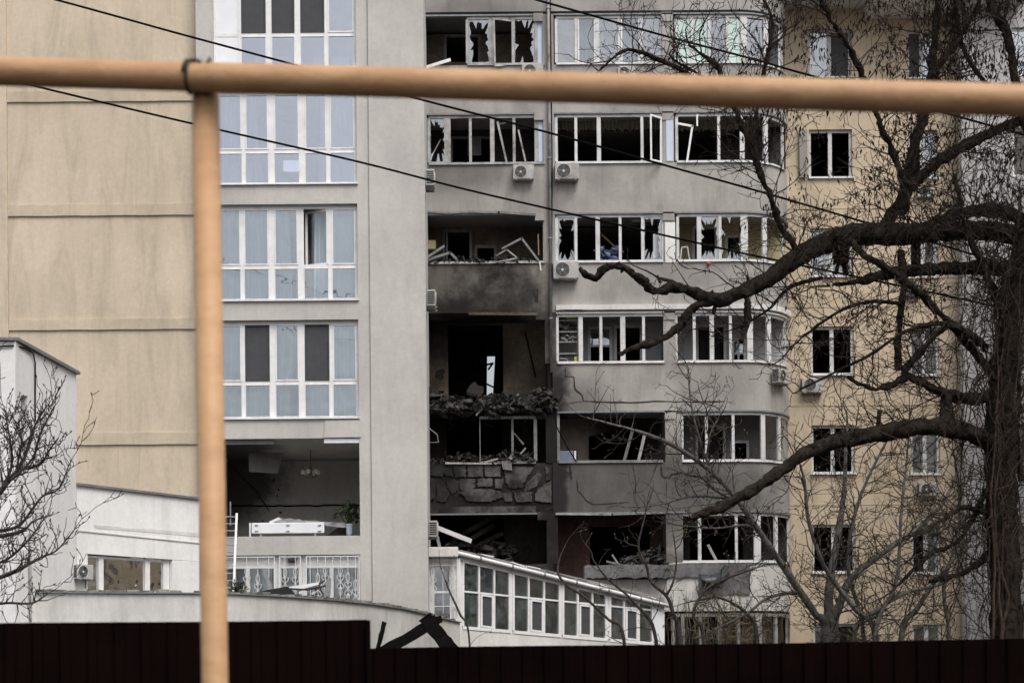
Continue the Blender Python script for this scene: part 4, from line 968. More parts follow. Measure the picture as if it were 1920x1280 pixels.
# ================================================================== low white annexe at the left
class Plane:
    """upright wall line in plan; measures photo pixels onto it"""
    def __init__(s, a, b):
        s.a = Vector(a); s.b = Vector(b); s.d = (s.b-s.a).normalized(); s.n = Vector((s.d.y, -s.d.x))     # n towards the viewer
    def at(s, px, py, off=0.0):
        sx, sy = st(px, py); k = (sx-PX0)/F; a = s.a+s.n*off; d = s.d
        t = (k*a.y - a.x)/(d.x - k*d.y); x, y = a.x+d.x*t, a.y+d.y*t
        return Vector((x, y, EYE+(HZ-sy)*y/F))
    def slab(s, pts, d0, d1, mb=None):
        """polygon of photo pixels as a slab between offsets d0 (rear) and d1 (front)"""
        mb = mb or MB(); P = [s.at(px, py) for px, py in pts]; n = len(P); N = Vector((s.n.x, s.n.y, 0)); b0 = len(mb.v)
        mb.v += [tuple(p+N*d1) for p in P]+[tuple(p+N*d0) for p in P]
        mb.f += [tuple(b0+i for i in range(n)), tuple(b0+n+i for i in range(n))[::-1]] + [(b0+i, b0+n+i, b0+n+(i+1) % n, b0+(i+1) % n) for i in range(n)]
        return mb
def plan(px, Y, py=900): p = W(px, py, Y); return (p.x, p.y)
annex = thing('annexe', 'low white plastered annexe with tilted roofline beside the beige wall', 'building', (-9, 36, 0))
PA = Plane(plan(143, 36.4), plan(374, 39.4)); PB = Plane(plan(29, 33.0), plan(143, 36.4))
def wallpts(P, pts, d0=-.25, d1=0, mat='white_wall', name='wall', parent=annex, bevel=0):
    return P.slab(pts, d0, d1).build(name, M[mat], parent, bevel=bevel)
# section with the window: pieces round the opening so that it is a real hole
wallpts(PA, [(143,908),(374,936),(374,1050.5),(325,1050),(325,1060),(143,1037)], name='upper_wall') if False else None
wallpts(PA, [(143.5,909),(374,936),(374,1052),(143.5,1036)], name='wall')
wallpts(PA, [(143.5,1036.2),(164,1037.6),(164,1225),(143.5,1225)], name='wall')
wallpts(PA, [(323,1049.2),(374,1052.2),(374,1225),(323,1225)], name='wall')
wallpts(PA, [(164.2,1112),(322.8,1112),(322.8,1225),(164.2,1225)], name='wall')
wallpts(PA, [(142,905),(374,932.5),(374,936.5),(142,909.5)], -.3, .06, 'tin', 'roof_flashing')
wallpts(PA, [(143.5,993),(374,1016.5),(374,1018.5),(143.5,995.2)], -.01, .02, 'white_base', 'string_course')
wallpts(PA, [(176,984),(196,985),(215,986),(240,990),(280,991),(330,995),(374,999),(374,1006),(320,1001),(250,995),(205,992),(180,990)], .001, .006, 'white_base', 'repaired_patch')
# its window
fw_ = 3
w = PA.slab([(166,1040),(322,1050.5),(322,1054.5),(166,1044)], -.16, -.08).build('window', M['pvc'], annex)
for a, b in ((166,169.5),(190,199),(277,286),(311,322)):
    PA.slab([(a,1044.2),(b,1044.6),(b,1112),(a,1112)], -.159, -.081).build('mullion', M['pvc'], w)
PA.slab([(169.8,1044),(189.8,1046),(189.8,1112),(169.8,1112)], -.13, -.12).build('pane', M['glass_old'], w)
PA.slab([(199.2,1044),(276.8,1050),(276.8,1112),(199.2,1112)], -.13, -.12).build('pane', M['glass_warp'], w)
PA.slab([(286.2,1050),(310.8,1053),(310.8,1112),(286.2,1112)], -.13, -.12).build('pane', M['glass_warp'], w)
PA.slab([(160,1030),(330,1030),(330,1200),(160,1200)], -1.6, -1.5).build('inner_wall', M['in_mid'], annex)
# tall corner part with the slit window
wallpts(PB, [(29,640),(39,646),(39,1240),(29,1240)], name='wall'); wallpts(PB, [(52.2,654),(143,701),(143,1240),(52.2,1240)], name='wall')
wallpts(PB, [(39.2,646),(52,653.8),(52,742),(39.2,741)], name='wall'); wallpts(PB, [(39.2,1030),(52,1030),(52,1240),(39.2,1240)], name='wall')
PB.slab([(37,735),(54,735),(54,1040),(37,1040)], -.3, -.18).build('slit_window', M['tin'], annex)
wallpts(PB, [(27,632),(145,697),(145,702.5),(27,638)], -.3, .07, 'tin', 'roof_flashing')
pl = plan(29, 33.0); PF = Plane((pl[0]-4, pl[1]+.35), (pl[0], pl[1]))
wallpts(PF, [(-160,636),(28.8,640),(28.8,1240),(-160,1240)], name='wall'); wallpts(PF, [(-160,631),(29,633.5),(29,639),(-160,636)], -.3, .07, 'tin', 'roof_flashing')
pts = [PF.at(-10,650,.03), PF.at(24,648,.03), PB.at(45,652,.03), PB.at(62,662,.04), PB.at(66,680,.03), PB.at(66,790,.03)]
mb = MB(); mb.tube(pts, .016, 5); mb.build('wall_cable', M['cable'], annex)
pts = [PB.at(54,690,.03), PB.at(53,760,.03)]; mb = MB(); mb.tube([PB.at(56,1000,.04), PB.at(58,1230,.04)], .03, 6); mb.build('drain_pipe', M['pvc_dirty'], annex)
# roof lid so that the annexe is closed from above
za = PA.at(143,908).z; a1, a2 = PA.a, PA.b
mb = MB(); mb.add([(a1.x,a1.y,za-.1),(a2.x,a2.y,za-.1),(a2.x-6,a2.y+3,za-.1),(a1.x-6,a1.y+4,za-.1)], [(0,1,2,3)]); mb.build('roof', M['tin'], annex)
zb_ = PB.at(100,680).z; mb = MB(); mb.add([(PB.a.x,PB.a.y,zb_-.15),(PB.b.x,PB.b.y,zb_-.15),(PB.b.x-5,PB.b.y+.5,zb_-.15),(PB.a.x-5,PB.a.y+.5,zb_-.15)], [(0,1,2,3)]); mb.build('roof', M['tin'], annex)

# yellow block out of frame to the right; the annexe window mirrors it
ob_ = thing('apartment_building', 'yellow block beyond the right edge, seen mirrored in the annexe window', 'building', (24, 38, 0))
hl = [(y0, y0+2.6, z0, z0+1.9) for y0 in (29, 36, 43) for z0 in (1, 4.5, 8, 11.5, 15)]
mb = MB(); wall_holes(mb, 25, 50, 0, 20, 0, hl, .3); mb.v = [(19+y, x, z) for x, y, z in mb.v]; mb.build('wall', M['yellow'], ob_)
mb = MB(); mb.box(19.31, 25, 25.1, 49.9, .1, 19.9); mb.build('core', M['in_mid'], ob_)
for y0, _, z0, _ in hl:
    mb = MB(); mb.box(19.15, 19.2, y0+1.1, y0+1.3, z0, z0+1.9); mb.box(19.15, 19.2, y0, y0+1.1, z0, z0+.12); mb.build('window', M['pvc'], ob_)
# ================================================================== curved terrace wall
TW = [(66,1107,34.0),(150,1107.5,33.9),(250,1108,33.9),(330,1108,34.0),(400,1109,34.3),(440,1110,34.7),(500,1113,35.3),(560,1117,36.1),(630,1122,37.3),(700,1130,38.9),(755,1138,40.8),(800,1148,43.0),(825,1155,44.6),(845,1160,45.6),(862,1164,46.2)]
terr = thing('terrace_wall', 'curved white terrace wall with mossy coping at the foot of the tower', 'wall', (-3, 37, 0))
TP = [W(*p) for p in TW]
def terr_path():
    out = []
    for i, p in enumerate(TP):
        t = TP[min(i+1,len(TP)-1)]-TP[max(0,i-1)]; t.z = 0; t.normalize(); out.append((p, Vector((t.y, -t.x, 0))))
    return out
tp = terr_path(); mb = MB()
for p, n in tp: mb.v += [tuple(Vector((p.x,p.y,0))), tuple(Vector((p.x,p.y,p.z-.05))), tuple(Vector((p.x,p.y,p.z-.05))-n*.22), tuple(Vector((p.x,p.y,0))-n*.22)]
for i in range(len(tp)-1):
    for j in range(4): k = (j+1) % 4; mb.f.append((i*4+j, i*4+k, i*4+4+k, i*4+4+j))
mb.build('wall', M['white_base'], terr, True).data.set_sharp_from_angle(angle=R(40))
# flashing lip and loose coping stones
mb = MB()
for p, n in tp: mb.v += [tuple(Vector((p.x,p.y,p.z-.045))+n*.05), tuple(Vector((p.x,p.y,p.z-.02))+n*.05), tuple(Vector((p.x,p.y,p.z-.02))-n*.25), tuple(Vector((p.x,p.y,p.z-.045))-n*.25)]
for i in range(len(tp)-1):
    for j in range(4): k = (j+1) % 4; mb.f.append((i*4+j, i*4+k, i*4+4+k, i*4+4+j))
mb.build('coping_lip', M['tin'], terr)
rb = random.Random(5); acc = []
for i in range(len(TP)-1):
    n = max(1, round((TP[i+1]-TP[i]).length/.25))
    for k in range(n): acc.append((TP[i].lerp(TP[i+1], k/n), tp[i][1]))
for p, n in acc:
    if rb.random() < .04: continue
    t = Vector((-n.y, n.x, 0)); h = rb.uniform(.025, .065); l = rb.uniform(.105, .14); mb = MB(); c = p+Vector((0,0,-.018)); vs = []
    for z in (0, h):
        for s, o in ((-1,.02),(1,.02),(1,-.2),(-1,-.2)): vs.append(c+t*s*l*rb.uniform(.85,1)+n*(o+rb.uniform(-.02,.01))+Vector((0,0,z+rb.uniform(-.008,.008) if z else 0)))
    mb.add(vs, [(0,3,2,1),(4,5,6,7),(0,1,5,4),(1,2,6,5),(2,3,7,6),(3,0,4,7)]); mb.build('coping_stone', M['moss'], terr)

# ================================================================== glazed conservatory
con = thing('conservatory', 'white framed glazed conservatory with falling roofline below the burnt flats', 'building', (2.5, 48, 0))
ca, cb = plan(863, 46.6, 1120), plan(1246, 50.3, 1120); PC = Plane(ca, cb)
def lerp_y(px, a, b): return a[1]+(b[1]-a[1])*(px-a[0])/(b[0]-a[0])
gtop = lambda px: lerp_y(px, (870,1054), (1222,1136)); tra = lambda px: lerp_y(px, (870,1108), (1222,1143)); sil = lambda px: lerp_y(px, (870,1176), (1222,1206)); gut = lambda px: lerp_y(px, (862,1037), (1250,1134))
def cslab(pts, d0, d1, mat, name, parent=con): return PC.slab(pts, d0, d1).build(name, M[mat], parent)
cslab([(862.5,sil(862)+3.2),(1246,sil(1246)+3.2),(1246,1260),(862.5,1260)], -.2, 0, 'white_base', 'base_wall')
bays = [(868,[868.5,898.5,927,956]),(963,[963,991.5,1020.5,1050]),(1056,[1056,1083.5,1111,1137]),(1144,[1144,1170.5,1198,1224])]
vents = {0:(901.5,925.5), 1:(994,1018.5), 2:(1086,1109), 3:(1173,1196)}
for bi, (x, xs) in enumerate(bays):
    a, b = xs[0], xs[-1]
    w = cslab([(a-1,sil(a)-3),(b+1,sil(b)-3),(b+1,sil(b)+3),(a-1,sil(a)+3)], -.09, .02, 'pvc', 'window')
    cslab([(a-1,gtop(a)-3),(b+1,gtop(b)-3),(b+1,gtop(b)),(a-1,gtop(a))], -.08, 0, 'pvc', 'head_rail', w)
    for k, px in enumerate(xs):
        hw = 2.0 if k in (0, 3) else 1.6
        cslab([(px-hw,gtop(px)+.2),(px+hw,gtop(px)+.2),(px+hw,sil(px)-3.2),(px-hw,sil(px)-3.2)], -.08, .004, 'pvc', 'mullion', w)
    for k in range(3):
        u, v = xs[k]+2.1, xs[k+1]-2.1
        cslab([(u,tra(u)-1.6),(v,tra(v)-1.6),(v,tra(v)+1.6),(u,tra(u)+1.6)], -.08, 0, 'pvc', 'transom', w)
        cslab([(u,gtop(u)+.2),(v,gtop(v)+.2),(v,tra(v)-1.8),(u,tra(u)-1.8)], -.05, -.04, 'glass_con', 'pane', w)
        if k == 1:
            o = cslab([(u,tra(u)+3),(u+3.5,tra(u)+3),(u+3.5,sil(u)-3.5),(u,sil(u)-3.5)], -.06, .02, 'pvc', 'vent_sash', w)
            cslab([(v-3,tra(v)+3),(v,tra(v)+3),(v,sil(v)-3.5),(v-3,sil(v)-3.5)], -.06, .02, 'pvc', 'vent_sash', w)
            cslab([(u+3.6,tra(u)+2.5),(v-3.1,tra(v)+2.5),(v-3.1,tra(v)+6),(u+3.6,tra(u)+6)], -.06, .02, 'pvc', 'vent_sash', w)
            cslab([(u+3.6,sil(u)-7),(v-3.1,sil(v)-7),(v-3.1,sil(v)-3.5),(u+3.6,sil(u)-3.5)], -.06, .02, 'pvc', 'vent_sash', w)
            cslab([(u+3.6,tra(u)+6.2),(v-3.1,tra(v)+6.2),(v-3.1,sil(v)-7.2),(u+3.6,sil(u)-7.2)], -.02, -.01, 'screen', 'insect_screen', w)
        else:
            cslab([(u,tra(u)+1.8),(v,tra(v)+1.8),(v,sil(v)-3.2),(u,sil(u)-3.2)], -.05, -.04, 'glass_con', 'pane', w)
for a, b in ((862.5,866.3),(958.2,960.8),(1052.2,1053.8),(1139.2,1141.8)):
    cslab([(a,gtop(a)-2),(b,gtop(b)-2),(b,sil(b)+3),(a,sil(a)+3)], -.1, -.01, 'pvc', 'corner_post')
cslab([(1226.5,gtop(1226)-2),(1246,gtop(1246)-3),(1246,sil(1246)+3),(1226.5,sil(1226)+3)], -.1, .0, 'panel_white', 'end_panel')
# fascia made of separate panels, gutter, roof sheet
xs = [863]+[x for _, q in bays for x in q[1:]]+[1246]; xs = [863, 898.5, 927, 960, 991.5, 1020.5, 1053, 1083.5, 1111, 1140, 1170.5, 1198, 1246]
for a, b in zip(xs[:-1], xs[1:]): cslab([(a+.4,gut(a)+3),(b-.4,gut(b)+3),(b-.4,gtop(b)-3.2),(a+.4,gtop(a)-3.2)], -.07, -.02, 'pvc', 'fascia_panel')
mb = MB(); gp = [PC.at(px, gut(px), .12) for px in (858, 900, 950, 1000, 1050, 1100, 1150, 1200, 1262)]; mb.tube(gp, .055, 10); gt = mb.build('gutter', M['pvc'], con, True)
for px in (900, 960, 1020, 1080, 1140, 1200):
    mb = MB(); p = PC.at(px, gut(px), .12); d = Vector((PC.d.x, PC.d.y, -.12)).normalized(); mb.tube([p-d*.03, p+d*.03], .064, 10); mb.build('gutter_clip', M['metal'], gt)
N3 = Vector((PC.n.x, PC.n.y, 0)); r0, r1 = PC.at(860, gut(860)-5, .14), PC.at(1252, gut(1252)-5, .14)
mb = MB(); mb.add([r0, r1, r1-N3*1.6+Vector((0,0,.12)), r0-N3*3.4+Vector((0,0,.35))]+[v-Vector((0,0,.06)) for v in (r0, r1, r1-N3*1.6+Vector((0,0,.12)), r0-N3*3.4+Vector((0,0,.35)))], [(0,1,2,3),(7,6,5,4),(0,4,5,1),(1,5,6,2),(2,6,7,3),(3,7,4,0)])
mb.build('roof_sheet', M['tin'], con)
rb = random.Random(9)
for px in (905, 912, 972, 1000, 1032, 1060, 1092, 1130, 1185, 1222):
    p = PC.at(px, gut(px)-7, rb.uniform(-.3,.1)); mb = MB(); d = Vector((PC.d.x, PC.d.y, -.22)).normalized(); l = rb.uniform(.1,.35)
    mb.bar(p-d*l, p+d*l+Vector((0,0,rb.uniform(-.03,.05))), .1, .03, (0,0,1)); mb.build('loose_flashing', M['pvc'] if rb.random() < .6 else M['tin'], con)
# inside: pale curtains and a rear wall
PCi = Plane((ca[0], ca[1]+.9), (cb[0], cb[1]+.5)); PCi.slab([(862,1030),(1246,1120),(1246,1230),(862,1230)], -.1, 0).build('inner_wall', M['in_mid'], con)
for k, (a, b) in enumerate(((868,905),(915,958),(963,1000),(1008,1050),(1058,1090),(1100,1138),(1146,1180),(1190,1224))):
    P0, P1 = PC.at(a, gtop(a), -.45), PC.at(b, gtop(b), -.45); zb2 = PC.at(a, sil(a), -.45).z; mb = MB(); n = 30; e0 = rng.uniform(.1,.3)
    for j in range(2):
        for i in range(n+1):
            u = i/n; q = P0.lerp(P1, u*(.55 if k % 2 else .75)); q = q+Vector((PC.n.x,PC.n.y,0))*.05*math.sin(u*40); mb.v.append((q.x, q.y, zb2 if j else q.z))
    for i in range(n): mb.f.append((i, i+1, n+2+i, n+1+i))
    o = mb.build('curtain', M['curtain'], None, True, org=(P0.x,P0.y,zb2)); tag(o, ['first','second','third','fourth','fifth','sixth','seventh','eighth'][k]+' pale curtain from the left inside the conservatory glazing', 'curtain', 'pale curtains in the conservatory')
# frontal end with the ironwork window
ze0 = 46.5
def e(px, py, o=0): return W(px, py, ze0+o)
p = e(800,1243); q = e(863,1046); x0, x1 = e(806,1100).x, e(850,1100).x; zt, zb = e(820,1052).z, e(820,1162).z
mb = MB(); wall_holes(mb, p.x, q.x, 0, q.z, ze0, [(x0, x1, zb, zt)], .2); mb.build('end_wall', M['white_wall'], con)
mb = MB(); fw = .07; y = ze0+.06
mb.box(x0, x1, y, y+.06, zt-.12, zt-.003); mb.box(x0, x0+.12, y, y+.06, zb, zt-.12); mb.box(x1-.1, x1, y, y+.06, zb, zt-.12); mb.box(x0+.12, x1-.1, y, y+.06, (zt+zb)/2-.06, (zt+zb)/2)
w = mb.build('window', M['pvc'], con)
zm = (zt+zb)/2
for a, b in ((zb, zm-.061), (zm+.001, zt-.121)): mb = MB(); mb.box(x0+.121, x1-.101, y+.02, y+.03, a, b); mb.build('pane', M['glass_hi'], w)
mb = MB(); mb.box(x0, x1, ze0+.6, ze0+.65, zb, zt); mb.build('inner_backing', M['in_white'], con)
grille(con, e(803,1100).x, e(858,1100).x, ze0-.06, e(820,1041).z, e(820,1150).z, 3, [e(820,1092).z, None, e(820,1090).z])
mb = MB(); a, b = e(797,1045), e(859,1026); mb.box(a.x, b.x, ze0-.25, ze0+3, a.z, b.z); mb.build('flat_roof', M['white_base'], con, bevel=.02)

# ================================================================== room with the blown-out front: contents
p = W(470, 848, 45.6); q = W(520, 887, 45.6)
mb = MB(); pts = [W(466,849,45.2), W(531,848,45.9), W(520,887,45.5), W(467,884,45.0)]; mb.add(pts+[v+Vector((0,.04,0)) for v in pts], [(0,1,2,3),(7,6,5,4),(0,4,5,1),(1,5,6,2),(2,6,7,3),(3,7,4,0)])
tag(mb.build('ceiling_board', M['in_mid'], None, org=pts[3]), 'torn pale board hanging from the ceiling of the blown out tower room', 'board')
c = W(582, 846, 46.2); ch = thing('chandelier', 'small glass chandelier hanging in the blown out tower room', 'chandelier', c)
zc = W(582,893,46.2).z
mb = MB(); mb.tube([c+Vector((0,0,.12)), Vector((c.x,c.y,zc))], .012, 6); mb.build('stem', M['brass'], ch)
mb = MB(); mb.tube([(c.x,c.y,zc+.32),(c.x,c.y,zc+.25),(c.x,c.y,zc+.16),(c.x,c.y,zc+.05),(c.x,c.y,zc-.03)], [.02,.05,.03,.06,.015], 10); mb.build('body', M['brass'], ch, True)
for k in range(6):
    a = k*math.pi/3+.3; d = Vector((math.cos(a), math.sin(a), 0)); o = Vector((c.x, c.y, zc))
    mb = MB(); mb.tube([o+Vector((0,0,.05)), o+d*.08-Vector((0,0,.03)), o+d*.18-Vector((0,0,.02)), o+d*.21+Vector((0,0,.05))], .009, 5); ar = mb.build('arm', M['brass'], ch)
    t = o+d*.21+Vector((0,0,.05)); mb = MB(); mb.tube([t, t+Vector((0,0,.03)), t+Vector((0,0,.08)), t+Vector((0,0,.12))], [.015,.05,.06,.045], 8, False); mb.build('lamp_shade', M['pinkish'], ar, True)
mb = MB(); pts = [W(425,951,48.17)] + [W(x, 948+rng.uniform(-.8,.8)+(2 if x > 600 else 0)*-.6, 48.17) for x in range(440, 700, 14)]; mb.tube(pts, .022, 5); mb.build('wall_cable', M['cable'], tower)
crack([(432,870),(450,890),(480,920),(506,960)], 48.19, .03, tower)
rb = random.Random(17)
for k in range(16):
    px, py = rb.uniform(425,600)*.6+rb.uniform(425,520)*.4, rb.uniform(860,990); p = W(px, py, 48.19); mb = MB(); s = rb.uniform(.02,.06)
    mb.add([p+Vector((s*math.cos(a)*rb.uniform(.5,1.2), 0, s*math.sin(a)*rb.uniform(.5,1.2))) for a in (0,1,2,3,4,5)], [(0,1,2,3,4,5)]); mb.build('shrapnel_hole', M['black'], tower)
# white cabinet front lying on rails on the sill
b_ = thing('cabinet_front', 'long white panel with small handles standing on the tower sill', 'panel', W(540,1004,44.2))
p, q = W(472,1000,44.1), W(608,979,44.1)
mb = MB(); mb.box(p.x, q.x, 44.05, 44.12, p.z, q.z); mb.build('front', M['panel_white'], b_, bevel=.012)
for px in (481, 540, 599):
    for py in (984, 995):
        a = W(px, py, 44.04); mb = MB(); mb.box(a.x-.045, a.x+.045, 44.03, 44.049, a.z-.008, a.z+.008); mb.build('handle', M['metal'], b_)
for px in (469, 489, 591):
    a, b2 = W(px, 1006, 44.14), W(px, 980 if px == 469 else 999, 44.14); mb = MB(); mb.box(a.x-.022, a.x+.022, 44.13, 44.17, a.z, b2.z); mb.build('leg', M['panel_white'], b_)
sash_poly([(507,979),(523,972)], 44.6, .07, 'panel_white', 'splintered_board', 'short white splintered board behind the left of long white panel', 'debris')
rb = random.Random(3); P = []
mb = MB(); xs = list(range(518, 657, 5)); top = [(W(x, 971+(x-518)*.075+rb.uniform(-2,1), 44.6)) for x in xs]; bot = [(W(x, 977+(x-518)*.075+rb.uniform(-1,2.5), 44.6)) for x in xs]
mb.prism([(v.x, v.z) for v in bot]+[(v.x, v.z) for v in top[::-1]], 44.58, 44.66); tag(mb.build('splintered_board', M['pvc_dirty'], None, org=bot[0]), 'long splintered plaster board behind the long white panel', 'debris')
mb = MB(); pts = [W(x,y,45.0) for x, y in ((608,1005),(618,1001),(640,984),(653,986),(656,1005))]; mb.prism([(v.x,v.z) for v in pts], 44.9, 45.1); tag(mb.build('dark_board', M['in_dark'], None, org=pts[0]), 'dark angular panel between the long white panel and the potted plant', 'debris')
# potted plant
pc = W(655, 1006, 44.6); pt_ = thing('potted_plant', 'dark green potted houseplant at the right of the blown out room', 'plant', pc)
mb = MB(); mb.tube([pc, pc+Vector((0,0,.1)), pc+Vector((0,0,.3)), pc+Vector((0,0,.34))], [.07,.08,.09,.1], 14); mb.build('vase', M['panel_blue'], pt_, True)
rb = random.Random(8); leaves = MB()
for k in range(18):
    a = rb.uniform(0, 6.28); ln = rb.uniform(.25, .62); top = pc+Vector((math.cos(a)*rb.uniform(.05,.32)+.0, math.sin(a)*.15, .34+ln)); mb = MB()
    mb.tube([pc+Vector((0,0,.32)), (pc+top)/2+Vector((0,0,.1)), top], .012, 5); mb.build('stem', M['green'], pt_)
    for j in range(5):
        b = a+rb.uniform(-2.4,2.4); d = Vector((math.cos(b), math.sin(b)*.7, rb.uniform(-.45,.35))).normalized(); l = rb.uniform(.16,.27); sd = d.cross(Vector((0,0,1))).normalized()*l*.27
        o = top+Vector((0,0,-rb.uniform(0,.2))); m2 = MB(); m2.add([o, o+d*l*.4+sd, o+d*l-Vector((0,0,.03)), o+d*l*.4-sd, o+d*l*.45+Vector((0,0,.02))], [(0,1,4),(1,2,4),(2,3,4),(3,0,4)]); m2.build('leaf', M['green'], pt_)
# ladder leaning on the tower front
ld = thing('ladder', 'white metal ladder leaning against the tower front beside the post', 'ladder', W(425, 1112, 43.6))
for (a, b) in (((438,1108),(444,962)), ((412,1108),(418,962))):
    mb = MB(); mb.bar(W(*a,43.2), W(*b,43.9), .055, .03); mb.build('rail', M['pvc'], ld)
for k in range(11):
    t = (k+.5)/11; a = W(412,1108,43.2).lerp(W(418,962,43.9), t); b = W(438,1108,43.2).lerp(W(444,962,43.9), t); mb = MB(); mb.tube([a, b], .016, 6); mb.build('rung', M['metal'], ld)
mb = MB(); mb.tube([W(432,940,43.9), W(432,985,43.9)], .02, 6); mb.build('prop_rod', M['metal'], ld)
# junk on the terrace edge
sash_poly([(496,1070),(508,1104)], 39.5, .09, 'metal', 'metal_strip', 'dark metal slat standing up from junk on the terrace', 'debris')
mb = MB(); pts = [W(x,y,38.5) for x, y in ((478,1111),(500,1106),(540,1099),(552,1113),(545,1118),(500,1116))]; mb.prism([(v.x,v.z) for v in pts], 38.4, 38.9); tag(mb.build('dark_sheet', M['black'], None, org=pts[0]), 'black crumpled sheet lying on the terrace edge before the iron windows', 'debris')
mb = MB(); pts = [W(x,y,38.8) for x, y in ((540,1101),(596,1092),(599,1096),(560,1107))]; mb.prism([(v.x,v.z) for v in pts], 38.6, 39.0); tag(mb.build('white_board', M['panel_white'], None, org=pts[0]), 'white board lying tilted on the terrace edge', 'board')
sash_poly([(540,1103),(575,1105),(610,1098)], 38.55, .035, 'black', 'black_bar', 'thin black bent bar under the white tilted board', 'debris')
mb = MB(); pts = [W(x,y,38.9) for x, y in ((607,1117),(611,1086),(621,1083),(619,1118))]; mb.prism([(v.x,v.z) for v in pts], 38.85, 38.95); tag(mb.build('grey_panel', M['metal'], None, org=pts[0]), 'upright grey panel on the terrace right of the white board', 'debris')
sash_poly([(608,1088),(597,1096),(604,1112)], 38.8, .025, 'black', 'bent_rods', 'black thin metal legs beside the upright grey panel', 'debris')
sash_poly([(586,1112),(592,1105),(600,1101)], 38.6, .05, 'panel_white', 'white_scrap', 'small white scrap under the tilted white board', 'debris')
def shrub(px, py, Y, s, label, seed):
    r_ = random.Random(seed); c = W(px, py, Y); t = thing('shrub', label, 'plant', c); mb = MB()
    for k in range(90):
        d = Vector((r_.gauss(0,1), r_.gauss(0,1), abs(r_.gauss(0,1)))).normalized(); o = c+d*s*r_.uniform(.2,1); l = s*.35; sd = d.orthogonal().normalized()*l*.3
        mb.add([o, o+d*l*.5+sd, o+d*l, o+d*l*.5-sd], [(0,1,2,3)])
    tag(mb.build('foliage', M['green'], t), kind='stuff')
    for k in range(6):
        d = Vector((r_.gauss(0,1), r_.gauss(0,1), 1.5)).normalized(); m2 = MB(); m2.tube([c, c+d*s*.8], .012, 4); m2.build('stem', M['twig'], t)
shrub(444, 1110, 34.9, .22, 'small green shrub growing on the terrace coping at the ladder foot', 4)

# ================================================================== air conditioners
M['fan'] = simple('fan_grey', (.09,.09,.09), .5, .2, 6, 0)
def make_ac():
    t = thing('air_conditioner', 'x', 'air conditioner', (0,0,0))
    mb = MB(); mb.box(-.40, .40, -.30, 0, 0, .55); mb.build('casing', M['ac'], t, bevel=.02)
    mb = MB(); n = 28; c = Vector((-.11, -.303, .275))
    mb.v += [tuple(c+Vector((.225*math.cos(k*6.283/n), 0, .225*math.sin(k*6.283/n)))) for k in range(n)]; mb.f.append(tuple(range(n))); mb.build('fan_opening', M['ac_dark'], t)
    for r_ in (.235, .19, .145, .1, .06):
        mb = MB(); mb.tube([c+Vector((r_*math.cos(k*6.283/24), -.012, r_*math.sin(k*6.283/24))) for k in range(25)], .011 if r_ > .2 else .005, 5, False); mb.build('guard_ring', M['ac'] if r_ > .2 else M['metal'], t)
    for k in range(5):
        a = k*6.283/5; mb = MB(); d = Vector((math.cos(a),0,math.sin(a))); s = Vector((-math.sin(a),0,math.cos(a)))
        mb.add([c+d*.04+Vector((0,-.004,0)), c+d*.21+s*.03+Vector((0,-.003,0)), c+d*.2+s*.12+Vector((0,-.006,0)), c+d*.05+s*.04+Vector((0,-.006,0))], [(0,1,2,3)]); mb.build('fan_blade', M['fan'], t)
    mb = MB(); mb.tube([c+Vector((0,-.001,0)), c+Vector((0,-.02,0))], .04, 10); mb.build('fan_hub', M['ac'], t)
    for s in (-1, 1):
        mb = MB()
        for k in range(6):
            z = .06+k*.075; x = s*.403; mb.add([(x,-.27,z),(x,-.03,z),(x,-.03,z+.055),(x,-.27,z+.055)], [(0,1,2,3)])
        mb.build('side_louvre', M['ac_dark'], t)
        mb = MB(); mb.box(s*.28-.02, s*.28+.02, -.36, .02, -.04, -.002); mb.box(s*.28-.02, s*.28+.02, 0, .02, -.3, -.041); mb.build('bracket', M['metal'], t)
    return t
proto = make_ac()
AG = 'air conditioner units on the facades'
def ac(px, py, Y, w_px, rz, label, first=[True], mat=None):
    """px,py = lower middle of the unit in the photo"""
    o = proto if first[0] else copy_tree(proto); first[0] = False
    c = W(px, py, Y); o.location = c; o.rotation_euler = (0, 0, rz); o.scale = (w_px*Y/F/.8,)*3; tag(o, label, 'air conditioner', AG)
    if mat:
        for ch_ in o.children:
            if ch_.name.startswith('casing'): ch_.material_slots[0].link = 'OBJECT'; ch_.material_slots[0].material = M[mat]
    return o
ac(981, 340, 50.98, 39, 0, 'air conditioner below left balcony of the second row, left of the down pipe', mat='ac_dirty')
ac(1062, 341, 50.98, 45, 0, 'air conditioner below the long dark window just right of the down pipe')
ac(1060, 526, 50.98, 47, 0, 'air conditioner at the tip of the bare branch, below the third row window')
ac(998, 152, 50.98, 40, 0, 'air conditioner half hidden by the gas pipe, left of the down pipe', mat='ac_dirty')
ac(1174, 152, 50.98, 34, 0, 'air conditioner half hidden by the gas pipe below glazed balcony')
ac(1285, 153, 50.98, 34, 0, 'dark air conditioner behind branches just above the gas pipe', mat='ac_dirty')
ac(1521, 738, YEL-.01, 40, 0, 'air conditioner under the fourth row window of the yellow wing')
x, y, nx, ny = path_px(1455); p = W(1480,716,YC); o = ac(1476, 716, y-.05, 40, R(52), 'sooty air conditioner on the rounded balcony corner', mat='ac_dirty'); o.location = (x+nx*.02, y+ny*.02, p.z)
ac(1733, 372, YEL-.01, 30, 0, 'small air conditioner behind branches under second row yellow wing window')
ac(1708, 556, YEL-.01, 30, 0, 'air conditioner under the third row window of the yellow wing behind hanging limb')
ac(1738, 931, YEL-.01, 36, 0, 'air conditioner under the fifth row window of the yellow wing', mat='ac_dirty')
